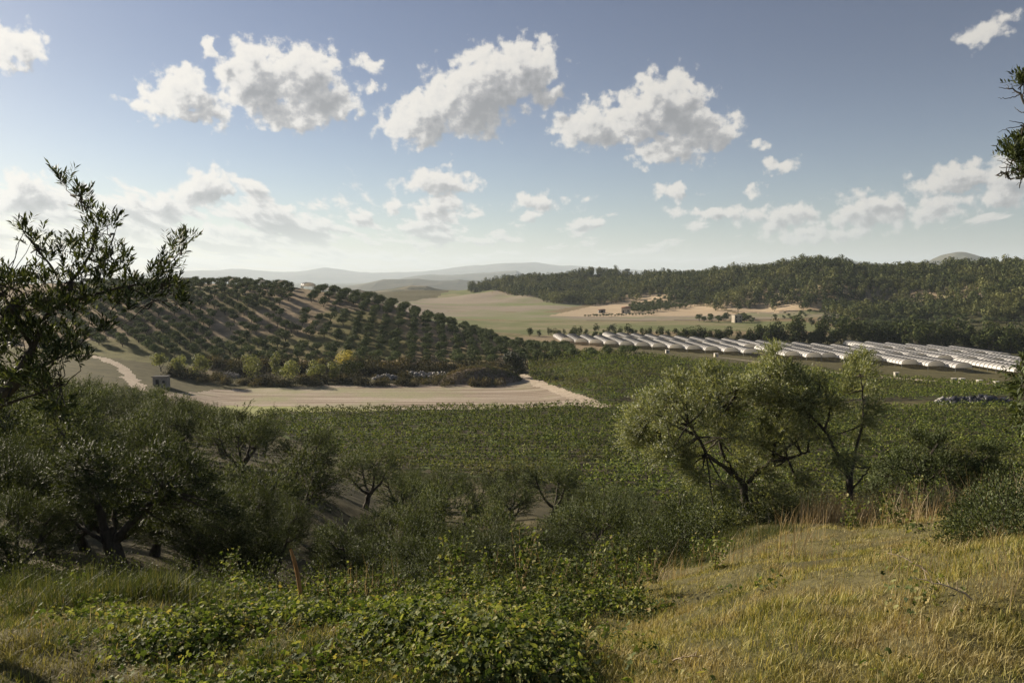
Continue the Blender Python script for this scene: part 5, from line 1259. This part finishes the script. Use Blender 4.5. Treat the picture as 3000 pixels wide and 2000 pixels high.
# leaning wooden stake, fallen branches
M_stake = noise_mat('sunlit_stake_wood', [(0.3, (0.26, 0.13, 0.05)), (0.7, (0.48, 0.30, 0.14))], 14, 6, 0.8, 0.4, stretch=(1, 1, 0.1))
rg = np.random.default_rng(4); x, y, z = UY(292, 11.6)
st = mesh_np('wooden_stake', *[(lambda vf: vf[0])(tube([(0.09, 0, -0.3), (0.0, 0, 0.5), (-0.08, 0, 1.0), (-0.16, 0, 1.28)], [0.055, 0.05, 0.045, 0.035], 7, rg, 0.12))], [tube([(0, 0, 0), (0, 0, 1), (0, 0, 2), (0, 0, 3)], 1, 7)[1]], M_stake)
st.location = (x, y, z+0.05); st.scale = (0.6, 0.6, 0.55); tag(st, 'leaning orange brown wooden stake sticking out of the weeds', 'stake')
M_dead = noise_mat('bleached_twigs', [(0.3, (0.30, 0.23, 0.15)), (0.7, (0.52, 0.43, 0.32))], 10, 5, 0.9)
def dead_branch(seed, L, r):
    rg = np.random.default_rng(seed); pr = []; m = bez((0, 0, 0.03), (L, 0.1*L, 0.1*L), (0, 0, 0.18*L), 9, rg, 0.012*L); pr.append(tube(m, np.linspace(r, r*0.3, 9), 5))
    for i in range(7):
        s = m[1+i]; e = s+np.array([rg.uniform(0.05, .3), rg.uniform(-.3, .3), rg.uniform(0.0, .22)])*L*0.8; pr.append(tube(bez(s, e, (0, 0, 0.04*L), 4, rg, 0.01*L), np.linspace(r*0.45, r*0.15, 4), 4))
    return merge(pr)
DB = [(540, 4.25, 0.5, 0.6, 'pale bare branch lying in the weeds at the bottom edge'), (985, 5.2, 0.8, 2.7, 'bare forked twig arching over the dry grass at lower right'), (940, 6.2, 0.7, 2.2, 'bleached twig leaning left in the dry grass'), (975, 9.5, 0.9, 0.7, 'tangle of pale dead twigs by the bramble'), (1000, 11, 1.0, 2.4, 'dead branch high on the right bank'), (150, 5.2, 0.5, 1.0, 'thin pale stick lying in the grass at lower left'), (775, 20.5, 1.2, 1.2, 'dead twigs under the wide olive'), (918, 21.5, 1.3, 0.9, 'dead stems below the low spreading olive'), (680, 5.0, 0.4, -0.3, 'thin dead twig in the grass right of the weeds')]
for i, (u, Y, L, rz, lab) in enumerate(DB):
    v, f = dead_branch(800+i, L*0.5, 0.007); o = mesh_np('dead_branch', v, [f], M_dead); o.location = UY(u, Y); o.rotation_euler = (0, -0.25, rz); tag(o, lab, 'branch')

# ---------------------------------------------------------------- the air
def build_haze():
    x0, x1, y0, y1, z0, z1 = -19000, 19000, -2000, 26500, -200, 620
    v = [(x0, y0, z0), (x1, y0, z0), (x1, y1, z0), (x0, y1, z0), (x0, y0, z1), (x1, y0, z1), (x1, y1, z1), (x0, y1, z1)]
    f = [(0, 3, 2, 1), (4, 5, 6, 7), (0, 1, 5, 4), (1, 2, 6, 5), (2, 3, 7, 6), (3, 0, 4, 7)]
    m = bpy.data.materials.new('haze_air'); m.use_nodes = True; nt = m.node_tree; nt.nodes.clear()
    out = nt.nodes.new('ShaderNodeOutputMaterial'); pv = nt.nodes.new('ShaderNodeVolumePrincipled')
    pv.inputs['Color'].default_value = (0.78, 0.89, 1.0, 1); pv.inputs['Density'].default_value = HAZE
    pv.inputs['Anisotropy'].default_value = 0.15
    nt.links.new(pv.outputs[0], out.inputs['Volume'])
    o = mesh_np('haze', np.array(v, float), [np.array(f)], m)
    tag(o, 'thin pale summer haze filling the air over the valley', 'haze', None, 'stuff')
HAZE = 0.00007
build_haze()
